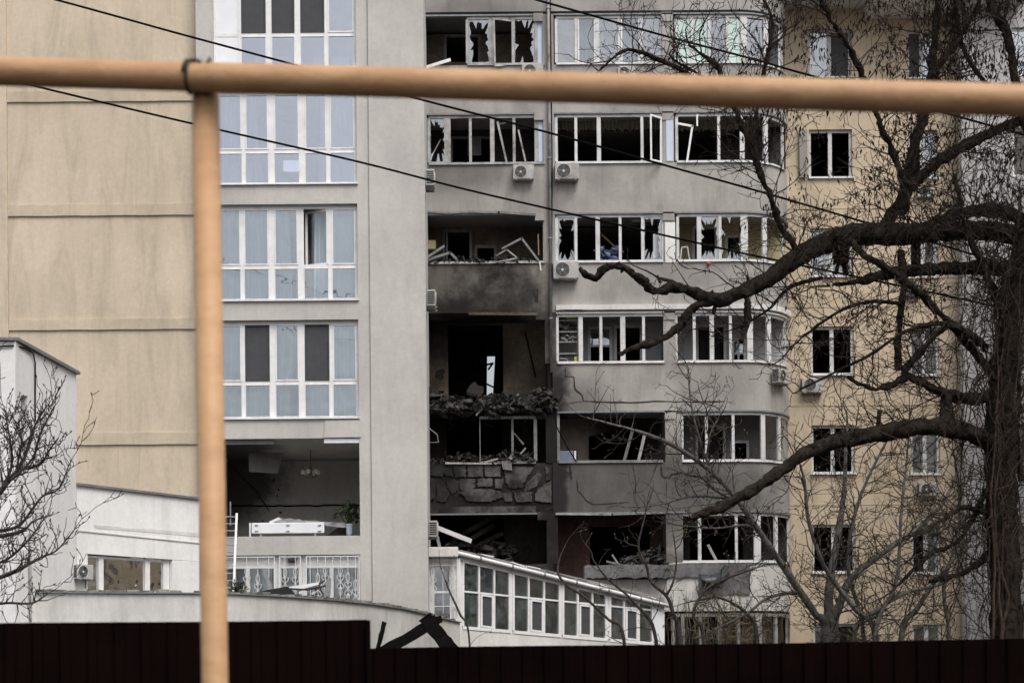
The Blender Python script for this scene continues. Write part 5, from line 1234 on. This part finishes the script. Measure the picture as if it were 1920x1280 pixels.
for py, Y, lab in ((354,45.5,'upper'), (578,45.5,'middle'), (1008,45.3,'lowest')):
    o = ac(800, py, Y, 44, R(90), lab+' air conditioner hung on the tower side wall next to the balconies'); o.location.x = XR+.01
p = PA.at(150, 1086, .02); o = ac(150, 1086, p.y, 40, math.atan2(PA.d.y, PA.d.x), 'air conditioner on the low white annexe beside its window'); o.location = p

# ================================================================== trees
def smooth(pts, n=5):
    """Catmull-Rom through points with radii"""
    P = [Vector(p[0]) for p in pts]; Rr = [p[1] for p in pts]; out = []
    for i in range(len(P)-1):
        a, b, c, d = P[max(i-1,0)], P[i], P[i+1], P[min(i+2,len(P)-1)]
        for k in range(n):
            t = k/n; out.append((.5*((2*b)+(c-a)*t+(2*a-5*b+4*c-d)*t*t+(3*b-3*c+d-a)*t**3), Rr[i]+(Rr[i+1]-Rr[i])*t))
    out.append((P[-1], Rr[-1])); return out
def limb_mesh(pts, n=10, rough=.12, seed=0):
    mb = MB(); S = smooth(pts, 8); S = [(p, r*(1+.16*noise.noise(p*2.3+Vector((seed*3.1,0,0))))) for p, r in S]; mb.tube([p for p, _ in S], [r for _, r in S], n)
    mb.v = [tuple(Vector(v)+noise.noise_vector(Vector(v)*6+Vector((seed,0,0)))*rough*.16+noise.noise_vector(Vector(v)*17)*rough*.08) for v in mb.v]
    return mb, S
def grow(mb, p, d, ln, r0, lvl, rg, up=.05, wig=.22, buds=None, rmin=.0065):
    n = max(3, int(ln/.11)); step = ln/n; pts = [p.copy()]; d = d.normalized(); kids = []
    for k in range(n):
        d = (d+Vector((rg.gauss(0,wig), rg.gauss(0,wig), rg.gauss(0,wig)+up))).normalized(); p = p+d*step; pts.append(p.copy())
        if lvl > 0 and k > 0 and rg.random() < (.5 if lvl == 2 else .45):
            sd = d.orthogonal().normalized(); sd.rotate(Matrix.Rotation(rg.uniform(0,6.28), 3, d)); kids.append((p.copy(), (d*.75+sd*rg.uniform(.6,1.1)).normalized(), ln*rg.uniform(.25,.5)*(1-.4*k/n)))
    mb.tube(pts, [max(rmin*.7, r0*(1-.6*i/n)) for i in range(n+1)], 4 if r0 > .012 else 3, False)
    if buds is not None and lvl <= 1: buds.append((pts[-1], d))
    for q, dd, l in kids: grow(mb, q, dd, max(.12, l), max(rmin, r0*.6), lvl-1, rg, up, wig, buds, rmin)
def tree(name, label, limbs, mat, twmat, dens, seed, tw=(.5,1.5), rt=.014, up=.06, wig=.2, budsize=.02, lvl=2, trunk_n=1, cat='tree', bark_rough=.12, noflags=()):
    """limbs: list of ([(px,py,width_px,Y)...], twig density factor)"""
    rg = random.Random(seed); b = W(*limbs[0][0][0][:2], limbs[0][0][0][3]); base = Vector((b.x, b.y, 0)); t = thing(name, label, cat, base)
    tws = MB(); buds = []
    for li, (pts, df) in enumerate(limbs):
        P = [(W(px, py, Y), w*Y/F/2) for px, py, w, Y in pts]
        if pts[0][1] > 1180: P.insert(0, (Vector((P[0][0].x, P[0][0].y, -.1)), P[0][1]*1.2))
        mb, S = limb_mesh(P, 18 if P[0][1] > .1 else 8, bark_rough if P[0][1] > .05 else bark_rough*.35, li)
        mb.build('trunk' if li < trunk_n else 'limb', M[mat], t, True)
        if P[0][1] > .07:
            for (p, r) in S[3:-3:4]:
                if rg.random() < .5:
                    d = Vector((rg.gauss(0,1), rg.gauss(0,1), rg.gauss(0,1))).normalized(); kb = MB(); kb.tube([p, p+d*r*.95, p+d*r*(1.25+.5*rg.random())], [r*.45, r*.36, r*.12], 7); kb.v = [tuple(Vector(v)+noise.noise_vector(Vector(v)*20)*.02) for v in kb.v]; kb.build('knot', M[mat], t, True)
        for (p, r), (q, r2) in zip(S[:-1], S[1:]):
            L_ = (q-p).length; sxp = PX0+F*p.x/p.y; k = dens*(df(sxp) if callable(df) else df)*L_; k = int(k)+(rg.random() < k-int(k))
            for _ in range(k):
                d = (q-p).normalized(); sd = d.orthogonal().normalized(); sd.rotate(Matrix.Rotation(rg.uniform(0,6.28), 3, d))
                grow(tws, p.lerp(q, rg.random())+sd*r*.6, (sd*rg.uniform(.6,1.2)+d*rg.uniform(0,.7)+Vector((0,0,.25))), rg.uniform(*tw)*(1 if r > .03 else .75), min(rt*rg.uniform(.7,1.4), r*.8), lvl+(rg.random() < .2), rg, up, wig, buds)
        if P[-1][1] < .03 and not callable(df) and df > .06: grow(tws, S[-1][0], (S[-1][0]-S[-3][0]), rg.uniform(.4,.9), P[-1][1]*.8, 2, rg, up, wig, buds)
    o = tws.build('twigs', M[twmat], t); tag(o, kind='stuff')
    if budsize:
        bm = MB()
        for p, d in buds:
            if rg.random() < .6: bm.add([p-d*budsize*.3, p+d*budsize*.6+d.orthogonal().normalized()*budsize*.45, p+d*budsize*.6-d.orthogonal().normalized()*budsize*.45, p+d*budsize*.6+d.cross(d.orthogonal()).normalized()*budsize*.5, p+d*budsize*1.9], [(0,1,3),(0,3,2),(0,2,1),(1,4,3),(3,4,2),(2,4,1)])
        tag(bm.build('buds', M[twmat] if budsize < .03 else M['bud'], t), kind='stuff')
    return t, buds
Yb = 30.0
def L_(pts, df=1.0, dy=0.0): return ([(a, b, w, Yb+dy+(pts[0][3] if len(pts[0]) > 3 else 0)) if len(p_) < 4 else (p_[0], p_[1], p_[2], Yb+p_[3]) for p_ in pts for a, b, w in [p_[:3]]], df)
main = [
 L_([(1888,1215,62),(1884,1080,56),(1878,940,56),(1876,820,58),(1880,720,54),(1893,610,46),(1912,520,42),(1935,420,38),(1950,280,30)], .8),
 L_([(1960,470,30.2,.5),(1900,440,33.6,.3),(1800,432,35.3,.2),(1700,438,38.6,0),(1610,440,42.0,-.2),(1540,458,38.6,-.4),(1490,485,35.3,-.6),(1440,522,31.9,-.8),(1390,548,28.6,-1),(1345,562,25.2,-1.1),(1300,548,21.0,-1.2),(1262,538,17.6,-1.25),(1228,546,16.0,-1.3),(1200,522,15.1,-1.35),(1165,500,13.4,-1.4),(1138,500,12.6,-1.4),(1118,520,10.9,-1.4),(1100,516,10.0,-1.4),(1086,504,5.0,-1.4)], lambda x: 0 if x < 1300 else .3 if x < 1420 else .8),
 L_([(1345,562,16.8,-1.1),(1310,570,16.0,-1.15),(1288,592,15.1,-1.2),(1262,622,14.3,-1.25),(1225,640,12.6,-1.3),(1190,652,10.9,-1.35),(1162,663,6.0,-1.4)], .05),
 L_([(1401,560,12.6,-1),(1400,600,10.9,-1),(1392,640,9.0,-1)], .2),
 L_([(1343,570,10.1,-1.1),(1337,588,9.0,-1.1)], 0), L_([(1268,540,8.0,-1.25),(1262,528,6.0,-1.2),(1235,522,5.0,-1.2)], .3), L_([(1238,530,5.0,-1.2),(1232,516,4.0,-1.2)], 0),
 L_([(1930,415,22.3,.8),(1870,395,21.0,.7),(1800,400,19.7,.5),(1740,425,19.7,.3),(1690,455,17.0,.2)], .8),
 L_([(1655,430,21.0,0),(1700,362,21.0,.2),(1750,310,19.7,.5),(1810,272,18.3,.8),(1870,245,18.3,1.1),(1935,215,18.3,1.4)], .9),
 L_([(1690,400,22.3,.1),(1702,330,19.7,.1),(1722,250,17.0,.1),(1738,190,15.8,.1),(1748,120,14.4,.1),(1756,40,11.8,.1),(1760,-60,9.2,.1)], .9),
 L_([(1742,165,13.1,.1),(1765,118,11.8,.2),(1795,75,9.2,.3),(1830,20,7.9,.4),(1850,-50,7.0,.4)], .9),
 L_([(1905,170,17.0,.6),(1898,110,15.8,.6),(1886,60,15.8,.6),(1862,20,14.4,.6),(1840,-40,11.8,.6)], .9),
 L_([(1935,250,18.3,.7),(1908,200,17.7,.7),(1904,160,17.0,.6)], .6),
 L_([(1852,160,7.9,.5),(1820,120,7.9,.5),(1800,70,8.6,.5),(1790,0,7.0,.4),(1788,-60,5.5,.4)], .9),
 L_([(1702,352,14.3,-.3),(1680,305,12.6,-.4),(1660,255,11.8,-.5),(1640,205,10.9,-.5),(1622,155,10.9,-.5),(1600,108,10.1,-.6),(1572,55,10.0,-.7),(1545,15,8.0,-.8),(1520,-50,6.0,-.8)], .9),
 L_([(1500,475,12.6,-.6),(1468,430,11.8,-.7),(1445,370,10.9,-.8),(1425,320,10.9,-.9),(1400,255,10.9,-.9),(1378,205,10.1,-.9),(1360,160,11.0,-1),(1332,112,8.0,-1),(1302,96,6.0,-1),(1290,80,4.0,-1)], .75),
 L_([(1425,320,9.0,-.9),(1412,260,9.0,-.9),(1420,200,8.0,-.9),(1430,150,8.0,-.8),(1442,90,8.0,-.8),(1448,40,7.0,-.8),(1430,-5,5.0,-.8)], .7),
 L_([(1375,200,10.0,-.95),(1320,162,10.0,-1),(1275,130,9.0,-1),(1225,108,8.0,-1.1),(1190,95,7.0,-1.1),(1165,98,6.0,-1.1),(1140,118,4.0,-1.1),(1115,140,3.0,-1.1)], .8),
 L_([(1375,190,7.0,-.95),(1345,160,6.0,-1),(1300,135,5.0,-1),(1262,110,4.0,-1),(1256,98,3.0,-1),(1285,75,3.0,-1)], .8),
 L_([(1935,505,28.6,.3),(1870,502,26.9,.2),(1800,502,25.2,.1),(1735,505,22.7,0),(1680,510,18.5,-.1),(1620,525,14.3,-.2),(1585,533,10.1,-.2),(1556,536,5.0,-.2)], .35),
 L_([(1590,440,11.0,-.2),(1612,470,10.9,-.6),(1650,495,12.6,-.7),(1700,530,13.4,-.6),(1745,568,14.3,-.4),(1790,618,14.3,-.2),(1830,665,15.1,0),(1868,710,16.8,0)], .6),
 L_([(1688,470,15.1,0),(1695,520,11.8,-.1),(1690,575,10.9,-.1),(1686,630,11.8,-.1),(1682,682,12.6,-.1),(1694,690,10.1,-.1)], .6),
 L_([(1870,738,23.5,0),(1830,748,21.8,0),(1790,742,20.2,-.1),(1750,728,16.8,-.2),(1712,708,15.1,-.3),(1695,700,12.6,-.3),(1725,660,13.4,-.4),(1762,620,11.8,-.4),(1780,608,11.8,-.4),(1810,622,12.6,-.3),(1850,652,13.4,-.1)], .6),
 L_([(1700,705,12.6,-.3),(1670,722,10.9,-.4),(1640,730,10.1,-.5),(1612,722,10.0,-.5),(1592,708,7.0,-.6)], .7),
 L_([(1880,842,35.5,0),(1840,820,35.5,-.1),(1790,803,34.0,-.2),(1730,800,32.6,-.3),(1670,810,29.6,-.5),(1610,818,28.1,-.7),(1560,830,26.6,-.8),(1510,850,25.2,-1),(1460,885,22.9,-1.1),(1410,920,20.7,-1.2),(1360,945,18.5,-1.3),(1320,962,16.3,-1.4),(1296,970,8.9,-1.4)], lambda x: .02 if x < 1450 else .25 if x < 1560 else .8),
 L_([(1775,800,30.2,-.2),(1774,770,25.2,-.2),(1776,738,21.8,-.2)], .3),
 L_([(1645,812,9.0,-.5),(1647,790,9.0,-.5),(1648,768,8.0,-.5)], .1),
 L_([(1876,940,15.1,.2),(1850,960,10.9,0),(1810,950,10.0,-.2),(1780,965,7.0,-.4),(1730,1000,5.0,-.6)], .9),
 L_([(1880,880,11.8,.1),(1850,920,11.0,.1),(1800,1010,9.0,0),(1740,1040,7.0,-.2),(1680,1100,5.0,-.3)], .9),
 L_([(1885,1000,11.8,.1),(1840,1050,11.0,.1),(1800,1075,9.0,0),(1740,1090,7.0,-.2)], .9),
 L_([(1915,900,13.4,.4),(1905,820,10.1,.3),(1912,740,9.0,.2),(1900,640,7.0,.2),(1880,560,5.0,.2)], .9),
 L_([(1890,620,16.8,0),(1868,560,14.3,-.2),(1845,500,12.6,-.3),(1815,440,10.9,-.3),(1800,380,10.0,-.3),(1790,330,7.0,-.3)], .9),
 L_([(1865,600,10.0,-.3),(1880,540,9.0,-.4),(1900,470,8.0,-.4),(1912,400,6.0,-.4)], .9),
 L_([(1540,520,8.0,-.5),(1480,540,7.0,-.6),(1440,580,5.0,-.7),(1390,612,4.0,-.8)], .8),
 L_([(1690,570,8.0,-.1),(1640,565,7.0,-.3),(1580,580,6.0,-.5),(1520,620,5.0,-.6),(1480,655,4.0,-.7)], .9),
 L_([(1770,605,8.0,-.4),(1700,620,7.0,-.5),(1640,660,6.0,-.6),(1580,690,5.0,-.7),(1500,730,4.0,-.8)], .8),
]
mt, buds = tree('bare_tree', 'large gnarled bare tree with thick dark limbs in front of the yellow wing', main, 'bark', 'twig', 18, 11, (.35,1.6), .010, .02, .2, .02, 2, bark_rough=.3)
# sawn reddish end of the lower limb
mb = MB(); p = W(1312, 965, Yb-1.4); q = W(1292, 972, Yb-1.42); mb.tube([W(1335,955,Yb-1.37), p, q], [.075,.07,.02], 10); mb.v = [tuple(Vector(v)+noise.noise_vector(Vector(v)*14)*.04) for v in mb.v]; mb.build('split_end', M['cut_wood'], mt, True)
# seed pods hanging in clusters from the upper crown
rg = random.Random(77); pods = MB()
def pod_cluster(p, n):
    for _ in range(n):
        o = p+Vector((rg.gauss(0,.09), rg.gauss(0,.09), rg.gauss(0,.05))); l = rg.uniform(.07,.15); tl = Vector((rg.gauss(0,.25), rg.gauss(0,.25), -1)).normalized(); sd = tl.orthogonal().normalized()*rg.uniform(.011,.02); sd.rotate(Matrix.Rotation(rg.uniform(0,6.28), 3, tl))
        pods.add([o, o+tl*l*.35+sd, o+tl*l+sd*.3, o+tl*l*.45-sd], [(0,1,2,3)])
for p, d in buds:
    sx = PX0+F*p.x/p.y; sy = HZ-(p.z-EYE)*F/p.y
    if sy < 420 and sx > 1400 and rg.random() < (.2 if sy > 230 else .5) or (sy < 620 and sx > 1340 and rg.random() < .035): pod_cluster(p, rg.randint(2,7))
tag(pods.build('seed_pods', M['pod'], mt), kind='stuff')

# pale barked smaller tree in front of the yellow wing
Yp = 36.0
fig = [([(a,b,w,Yp+dy) for a,b,w,dy in pts], df) for pts, df in (
 ([(1556,1198,34,0),(1553,1150,18,0),(1556,1090,15,0),(1568,1020,13,.1),(1582,930,10,.2),(1585,860,7,.2),(1588,800,5,.2)], .8),
 ([(1550,1192,20,0),(1528,1150,14,-.2),(1500,1108,13,-.4),(1466,1058,12,-.6),(1430,1005,11,-.8),(1385,940,10,-1),(1335,885,9,-1.2),(1268,838,8,-1.4),(1215,815,6,-1.5),(1160,798,4,-1.6),(1100,783,2.5,-1.6)], .8),
 ([(1562,1192,20,0),(1574,1135,15,.1),(1595,1085,13,.2),(1650,1040,11,.3),(1708,1000,9,.4),(1758,955,8,.5),(1785,910,6,.5),(1808,850,4,.5)], .8),
 ([(1642,1195,12,-.3),(1602,1140,10,-.3),(1560,1085,9,-.4),(1536,1040,8,-.5),(1515,970,7,-.6),(1508,900,5,-.7),(1490,840,3,-.7)], .9),
 ([(1600,1198,11,-.2),(1650,1140,9,-.2),(1700,1110,8,-.1),(1760,1095,6,0),(1820,1060,4,0)], 1),
 ([(1690,1195,12,.3),(1720,1140,10,.3),(1760,1080,8,.3),(1810,1020,6,.4),(1850,960,4,.4)], 1),
 ([(1640,1195,9,-.5),(1680,1090,7,-.5),(1690,960,6,-.5),(1700,860,4,-.5),(1705,780,3,-.5)], 1),
 ([(1385,940,6,-1),(1330,905,5,-1.2),(1330,820,4,-1.3),(1350,770,3,-1.3),(1300,750,3,-1.3)], .9),
 ([(1330,880,5,-1.2),(1300,780,4,-1.3),(1290,700,3,-1.3)], .8),
 ([(1370,935,5,-1),(1300,930,4,-1),(1240,945,3,-1),(1190,950,2.5,-1)], .9),
 ([(1500,1108,7,-.4),(1440,1120,6,-.6),(1400,1150,5,-.8),(1340,1180,4,-.9)], .9),
 ([(1430,1005,6,-.8),(1400,985,5,-.9),(1340,990,4,-1),(1280,985,3,-1)], .9),
 ([(1620,1195,8,.5),(1590,1060,7,.5),(1610,940,6,.5),(1660,830,4,.5)], 1),
 ([(1780,1195,9,.6),(1770,1100,7,.6),(1800,980,6,.6),(1790,860,4,.6)], 1))]
ft, fb = tree('pale_tree', 'smaller pale barked tree branching in front of the yellow wing', fig, 'bark_pale', 'twig_pale', 10, 23, (.3,1.4), .0115, .03, .17, .032, 2, bark_rough=.06)
# shoots over the conservatory
Yq = 38.0
sho = [([(a,b,w,Yq+dy) for a,b,w,dy in pts], df) for pts, df in (
 ([(1275,1200,10,0),(1262,1150,8,0),(1250,1117,7,0),(1222,1092,6,0),(1212,1060,5,0),(1197,1025,4,0),(1207,977,3,0),(1215,940,2.5,0)], .8),
 ([(1250,1117,4,0),(1262,1090,4,0),(1268,1050,3,0),(1262,1000,2.5,0)], .8),
 ([(1170,1200,6,-.2),(1140,1160,5,-.2),(1092,1116,5,-.2),(1060,1095,4,-.2),(1046,1072,4,-.2),(1050,1045,3,-.2),(1060,1022,2.5,-.2)], .35),
 ([(1230,1200,7,.2),(1190,1130,5,.2),(1140,1085,4,.2),(1120,1060,3,.2)], .7),
 ([(880,1200,4,-.4),(862,1150,4,-.4),(846,1115,3.5,-.4),(835,1088,2.5,-.4)], .3),
 ([(1320,1200,8,.3),(1300,1150,6,.3),(1330,1100,5,.3),(1400,1070,4,.3)], .8),
 ([(1420,1200,8,.3),(1400,1150,6,.3),(1350,1120,5,.3),(1310,1125,4,.3)], .8))]
tree('young_tree', 'thin leafless shoots rising in front of the conservatory', sho, 'twig_pale', 'twig_pale', 5.0, 29, (.3,.8), .010, .04, .18, .03, 2, bark_rough=.03)
# bare bush at the left edge
Yl = 22.0
bush = [([(a,b,w,Yl+dy) for a,b,w,dy in pts], df) for pts, df in (
 ([(-60,1195,28.8,0),(-58,1060,23.0,0),(-40,980,15.8,0),(-15,940,10.8,0),(12,908,8.6,0),(38,872,7.2,0),(52,840,5.8,0),(62,805,4.3,0),(85,765,2.2,0)], 1),
 ([(-45,1000,10.1,.1),(0,995,7.2,.1),(35,985,5.8,.1),(60,955,4.3,.1),(80,930,3.6,.1),(110,915,2.9,.1),(130,870,2.2,.1)], 1),
 ([(-50,1110,10.1,-.1),(0,1082,7.2,-.1),(40,1065,5.8,-.1),(75,1045,4.3,-.1),(105,1032,2.9,-.1),(134,1000,2.2,-.1)], 1),
 ([(-50,1140,7.2,0),(10,1130,5.0,0),(60,1130,3.6,0),(90,1112,2.2,0)], 1),
 ([(5,915,5.8,.2),(22,870,5.0,.2),(18,820,3.6,.2),(8,765,2.2,.2)], 1.2),
 ([(20,900,5.8,-.2),(60,860,4.3,-.2),(75,815,3.6,-.2),(100,765,2.2,-.2)], 1.2),
 ([(30,880,4.3,.2),(40,830,3.6,.2),(28,790,2.2,.2)], 1.2),
 ([(-50,1010,8.6,-.2),(-10,1006,7.9,-.2),(25,1000,7.2,-.2),(48,992,5.8,-.2)], .5),
 ([(-40,1060,5.8,.2),(10,1050,5.0,.2),(55,1010,3.6,.2),(80,975,2.2,.2)], 1.2),
 ([(40,880,4.3,0),(75,870,3.6,0),(95,840,2.9,0),(110,820,2.2,0)], 1.2),
 ([(-50,960,7.2,.3),(-10,900,5.8,.3),(-5,840,4.3,.3),(0,780,2.9,.3)], 1.2))]
tree('bare_bush', 'bare knobbly bush in front of the white annexe at the left edge', bush, 'bark_bush', 'bark_bush', 26, 31, (.15,.5), .009, .24, .28, .026, 2, bark_rough=.05)
# vines hanging round the big trunk
rg = random.Random(51); vt = thing('climbing_vine', 'tangle of dry brown vines wrapped round the big trunk', 'vine', (W(1880,1215,29.6).x, 29.6, 0))
vs = MB()
for k in range(170):
    px = rg.gauss(1880, 36); py0 = rg.uniform(420, 1000); ln = rg.uniform(60, 330); pts = []; x = px; d = rg.uniform(-2.5,2.5)
    Y = rg.uniform(29.3, 30.6)
    for j in range(9):
        t = j/8; x += rg.gauss(0, 9)+d*3*(1-1.6*t); pts.append(W(x, min(1215, py0+ln*t), Y))
    vs.tube(pts, rg.uniform(.004,.0115), 4, False)
tag(vs.build('vine_strands', M['vine'], vt), kind='stuff')
for k in range(5):
    pts = []; x = 1860+k*11
    for j in range(14): x += rg.gauss(0,6); pts.append(W(min(max(x,1845),1925), 1215-j*48, 29.55+.1*k))
    mb = MB(); mb.tube(pts, [.03*(1-.05*j) for j in range(14)], 6, False); mb.build('main_stem', M['vine'], vt, True)
# dry creeper over the ground floor windows
rg = random.Random(52); cr = thing('dry_creeper', 'pale dry creeper hanging over the ground floor balcony windows', 'vine', W(1340,1225,50.5))
vs = MB()
for k in range(150):
    px = rg.uniform(1252, 1478); x = px; py = rg.uniform(1105, 1170); ln = rg.uniform(30, 110); pts = []; Y = rg.uniform(50.3, 50.85)
    for j in range(6): x += rg.gauss(0,2.0); pts.append(W(x, min(1230, py+ln*j/5), Y+ (0 if x < 1390 else (x-1390)*.014)))
    vs.tube(pts, rg.uniform(.004,.010), 3, False)
tag(vs.build('creeper_strands', M['vine_pale'], cr), kind='stuff')
rg = random.Random(53); vs = MB()
for k in range(120):
    px = rg.uniform(1300, 1450); x = px; py = rg.uniform(1120, 1210); pts = []; Y = rg.uniform(50.1, 50.5)
    for j in range(7): x += rg.gauss(0,6); py -= rg.uniform(-4,9); pts.append(W(x, py, Y))
    vs.tube(pts, rg.uniform(.006,.014), 3, False)
tag(vs.build('tangled_strands', M['vine_pale'], cr), kind='stuff')

# charred roof timbers sticking up behind the fence
bt = thing('charred_timbers', 'black charred timbers forming a peak above the fence', 'debris', (W(790,1230,28).x, 28, 0))
def timber(pts, w, name):
    mb = MB(); P = [W(x,y,28) for x, y in pts]; rt_ = random.Random(len(pts)*7+int(w))
    for p, q in zip(P[:-1], P[1:]):
        n = 9; e_ = (q-p).normalized(); up = Vector((-e_.z, 0, e_.x)); b0 = len(mb.v); h = w*28/F/2
        for k in range(n+1):
            c_ = p+(q-p)*k/n
            for s1, s2 in ((-1,-1),(1,-1),(1,1),(-1,1)): mb.v.append(tuple(c_+up*h*s1*rt_.uniform(.72,1.08)+Vector((0,h*s2*rt_.uniform(.8,1.05),0))+e_*rt_.uniform(-.03,.03)))
        for k in range(n):
            for m_ in range(4): a_ = b0+k*4+m_; b_ = b0+k*4+(m_+1) % 4; mb.f.append((a_, b_, b_+4, a_+4))
        mb.f += [(b0,b0+1,b0+2,b0+3), (b0+n*4+3,b0+n*4+2,b0+n*4+1,b0+n*4)]
    mb.build(name, M['char_wood'], bt)
timber([(690,1240),(818,1162)], 22, 'beam'); timber([(796,1156),(866,1240)], 28, 'beam'); timber([(704,1232),(721,1166)], 9, 'post_stub'); timber([(806,1166),(826,1160)], 14, 'splinter')
timber([(690,1260),(690,1700)], 26, 'post'); timber([(862,1235),(862,1700)], 26, 'post')

# ================================================================== overhead cables
def wire(pts, Y, r_, label):
    P = [W(x, y, Y) for x, y in pts]; S = smooth([(p, r_) for p in P], 6); mb = MB(); mb.tube([p for p,_ in S], r_, 6); tag(mb.build('overhead_cable', M['cable'], None, True, org=P[0]), label, 'cable', 'overhead cables')
wire([(-400,-135),(105,0),(330,62),(560,124),(770,182),(1040,252),(1250,311),(1420,358),(1700,440),(2200,590)], 34, .0215, 'upper left black cable crossing the tower and passing behind the gas pipe')
wire([(-400,50),(70,163),(360,232),(670,303),(860,352),(1040,394),(1240,440),(1380,472),(1480,493),(1800,560),(2300,670)], 34.5, .0215, 'lower black cable crossing the tower from the post to the tree limb')
wire([(700,-85),(1005,0),(1240,66),(1400,108),(1480,131),(1560,153),(1800,220),(2200,330)], 34, .0215, 'black cable at the top right in front of glazed balconies')

# ================================================================== gas pipe on its post, close to the lens
gp = thing('gas_pipe', 'ochre painted gas pipe on a round post close to the viewer', 'pipe', (W(395,1280,3.5).x, 3.5, 0))
a, b = W(-260,126.5,3.62), W(2200,196.5,3.16); d = (b-a); mb = MB(); n = 40; P = [a+d*k/n for k in range(n+1)]
mb.tube(P, .0295, 40); pipe = mb.build('pipe', M['gas'], gp, True)
t = W(386,172,3.53); bt_ = W(403,1280,3.53); k = (t.z+.2)/(t.z-bt_.z); foot = t+(bt_-t)*k
mb = MB(); mb.tube([foot, t+Vector((0,0,.012))], .0278, 32); mb.build('post', M['gas'], gp, True)
# wire tie and weld bead
kx = min((abs((lambda q: PX0+F*q.x/q.y)(a+d*i/2000)-360), i) for i in range(2001))[1]; c = a+d*kx/2000; ax = d.normalized(); u = ax.cross(Vector((0,0,1))).normalized(); v = u.cross(ax)
mb = MB(); tie = [c+(u*math.cos(k*.4)+v*math.sin(k*.4))*.0325+ax*(.0011*k*.4-.004) for k in range(22)]; mb.tube(tie, .0036, 6)
mb.build('wire_tie', M['black'], pipe, True)
for e_ in ((W(364,118,3.475), W(361,112,3.47), W(369,113,3.47), W(378,118,3.47)), (W(372,126,3.475), W(385,120,3.47), W(393,114,3.468), W(393,109,3.468))):
    mb = MB(); mb.tube(list(e_), .0034, 5); mb.build('wire_end', M['black'], pipe)
mb = MB(); mb.tube([W(478,150,3.47), W(478,158,3.47)], .006, 8); mb.build('paint_drip', M['cut_wood'], pipe)
mb = MB(); mb.tube([W(386,171,3.505), W(387,178,3.505)], .004, 8); mb.build('rust_spot', M['cut_wood'], gp)

# ================================================================== dark sheet-metal fences
def fence(label, px0, px1, py0, py1, Y0, Y1, nsheet, seed):
    a, b = W(px0, py0, Y0), W(px1, py1, Y1); ft_ = thing('metal_fence', label, 'fence', ((a.x+b.x)/2, (a.y+b.y)/2, 0), 'sheet metal fences at the bottom'); r_ = random.Random(seed)
    d = Vector((b.x-a.x, b.y-a.y, 0)); Ln = d.length; d.normalize(); n = Vector((d.y, -d.x, 0))
    for s in range(nsheet):
        mb = MB(); prof = []; u0, u1 = Ln*s/nsheet, Ln*(s+1)/nsheet+(.02 if s < nsheet-1 else 0); per = .11; u = u0; zt0 = a.z+(b.z-a.z)*(s+.5)/nsheet+r_.uniform(-.004,.004)
        while u < u1-.001:
            for du, h in ((0,0),(.055,0),(.066,.012),(.098,.012),(.109,0)):
                if u+du < u1: prof.append((u+du, h))
            u += per
        prof.append((u1, 0)); m = len(prof)
        for q, h in prof:
            p = Vector((a.x, a.y, 0))+d*q+n*(h+.003*(s % 2)); zq = a.z+(b.z-a.z)*q/Ln+.003*math.sin(q*2.3); mb.v += [(p.x,p.y,.05), (p.x,p.y,zq)]
        for k in range(m-1): mb.f.append((2*k, 2*k+2, 2*k+3, 2*k+1))
        mb.build('sheet_panel', M['fence'], ft_).modifiers.new('t', 'SOLIDIFY').thickness = .0008
    for s in range(0, nsheet+1, 2):
        p = Vector((a.x, a.y, 0))+d*(Ln*s/nsheet)-n*.05; mb = MB(); mb.box(p.x-.02, p.x+.02, p.y-.02, p.y+.02, 0, a.z+(b.z-a.z)*s/nsheet-.02); mb.build('post', M['fence'], ft_)
    for z in (.4, 1.3):
        mb = MB(); mb.bar(Vector((a.x,a.y,z))-n*.03, Vector((b.x,b.y,z))-n*.03, .03, .02); mb.build('rail', M['fence'], ft_)
    return ft_, b
f1, e1 = fence('nearer dark brown sheet metal fence at the lower left', -420, 689, 1174, 1160, 6.6, 7.4, 3, 1)
mb = MB(); mb.box(e1.x-.004, e1.x+.012, e1.y-.03, e1.y+.02, .05, e1.z-.006); mb.build('edge_trim', M['fence'], f1)
fence('lower dark sheet metal fence running along the right foreground', 640, 2300, 1216, 1192, 8.8, 8.2, 4, 2)
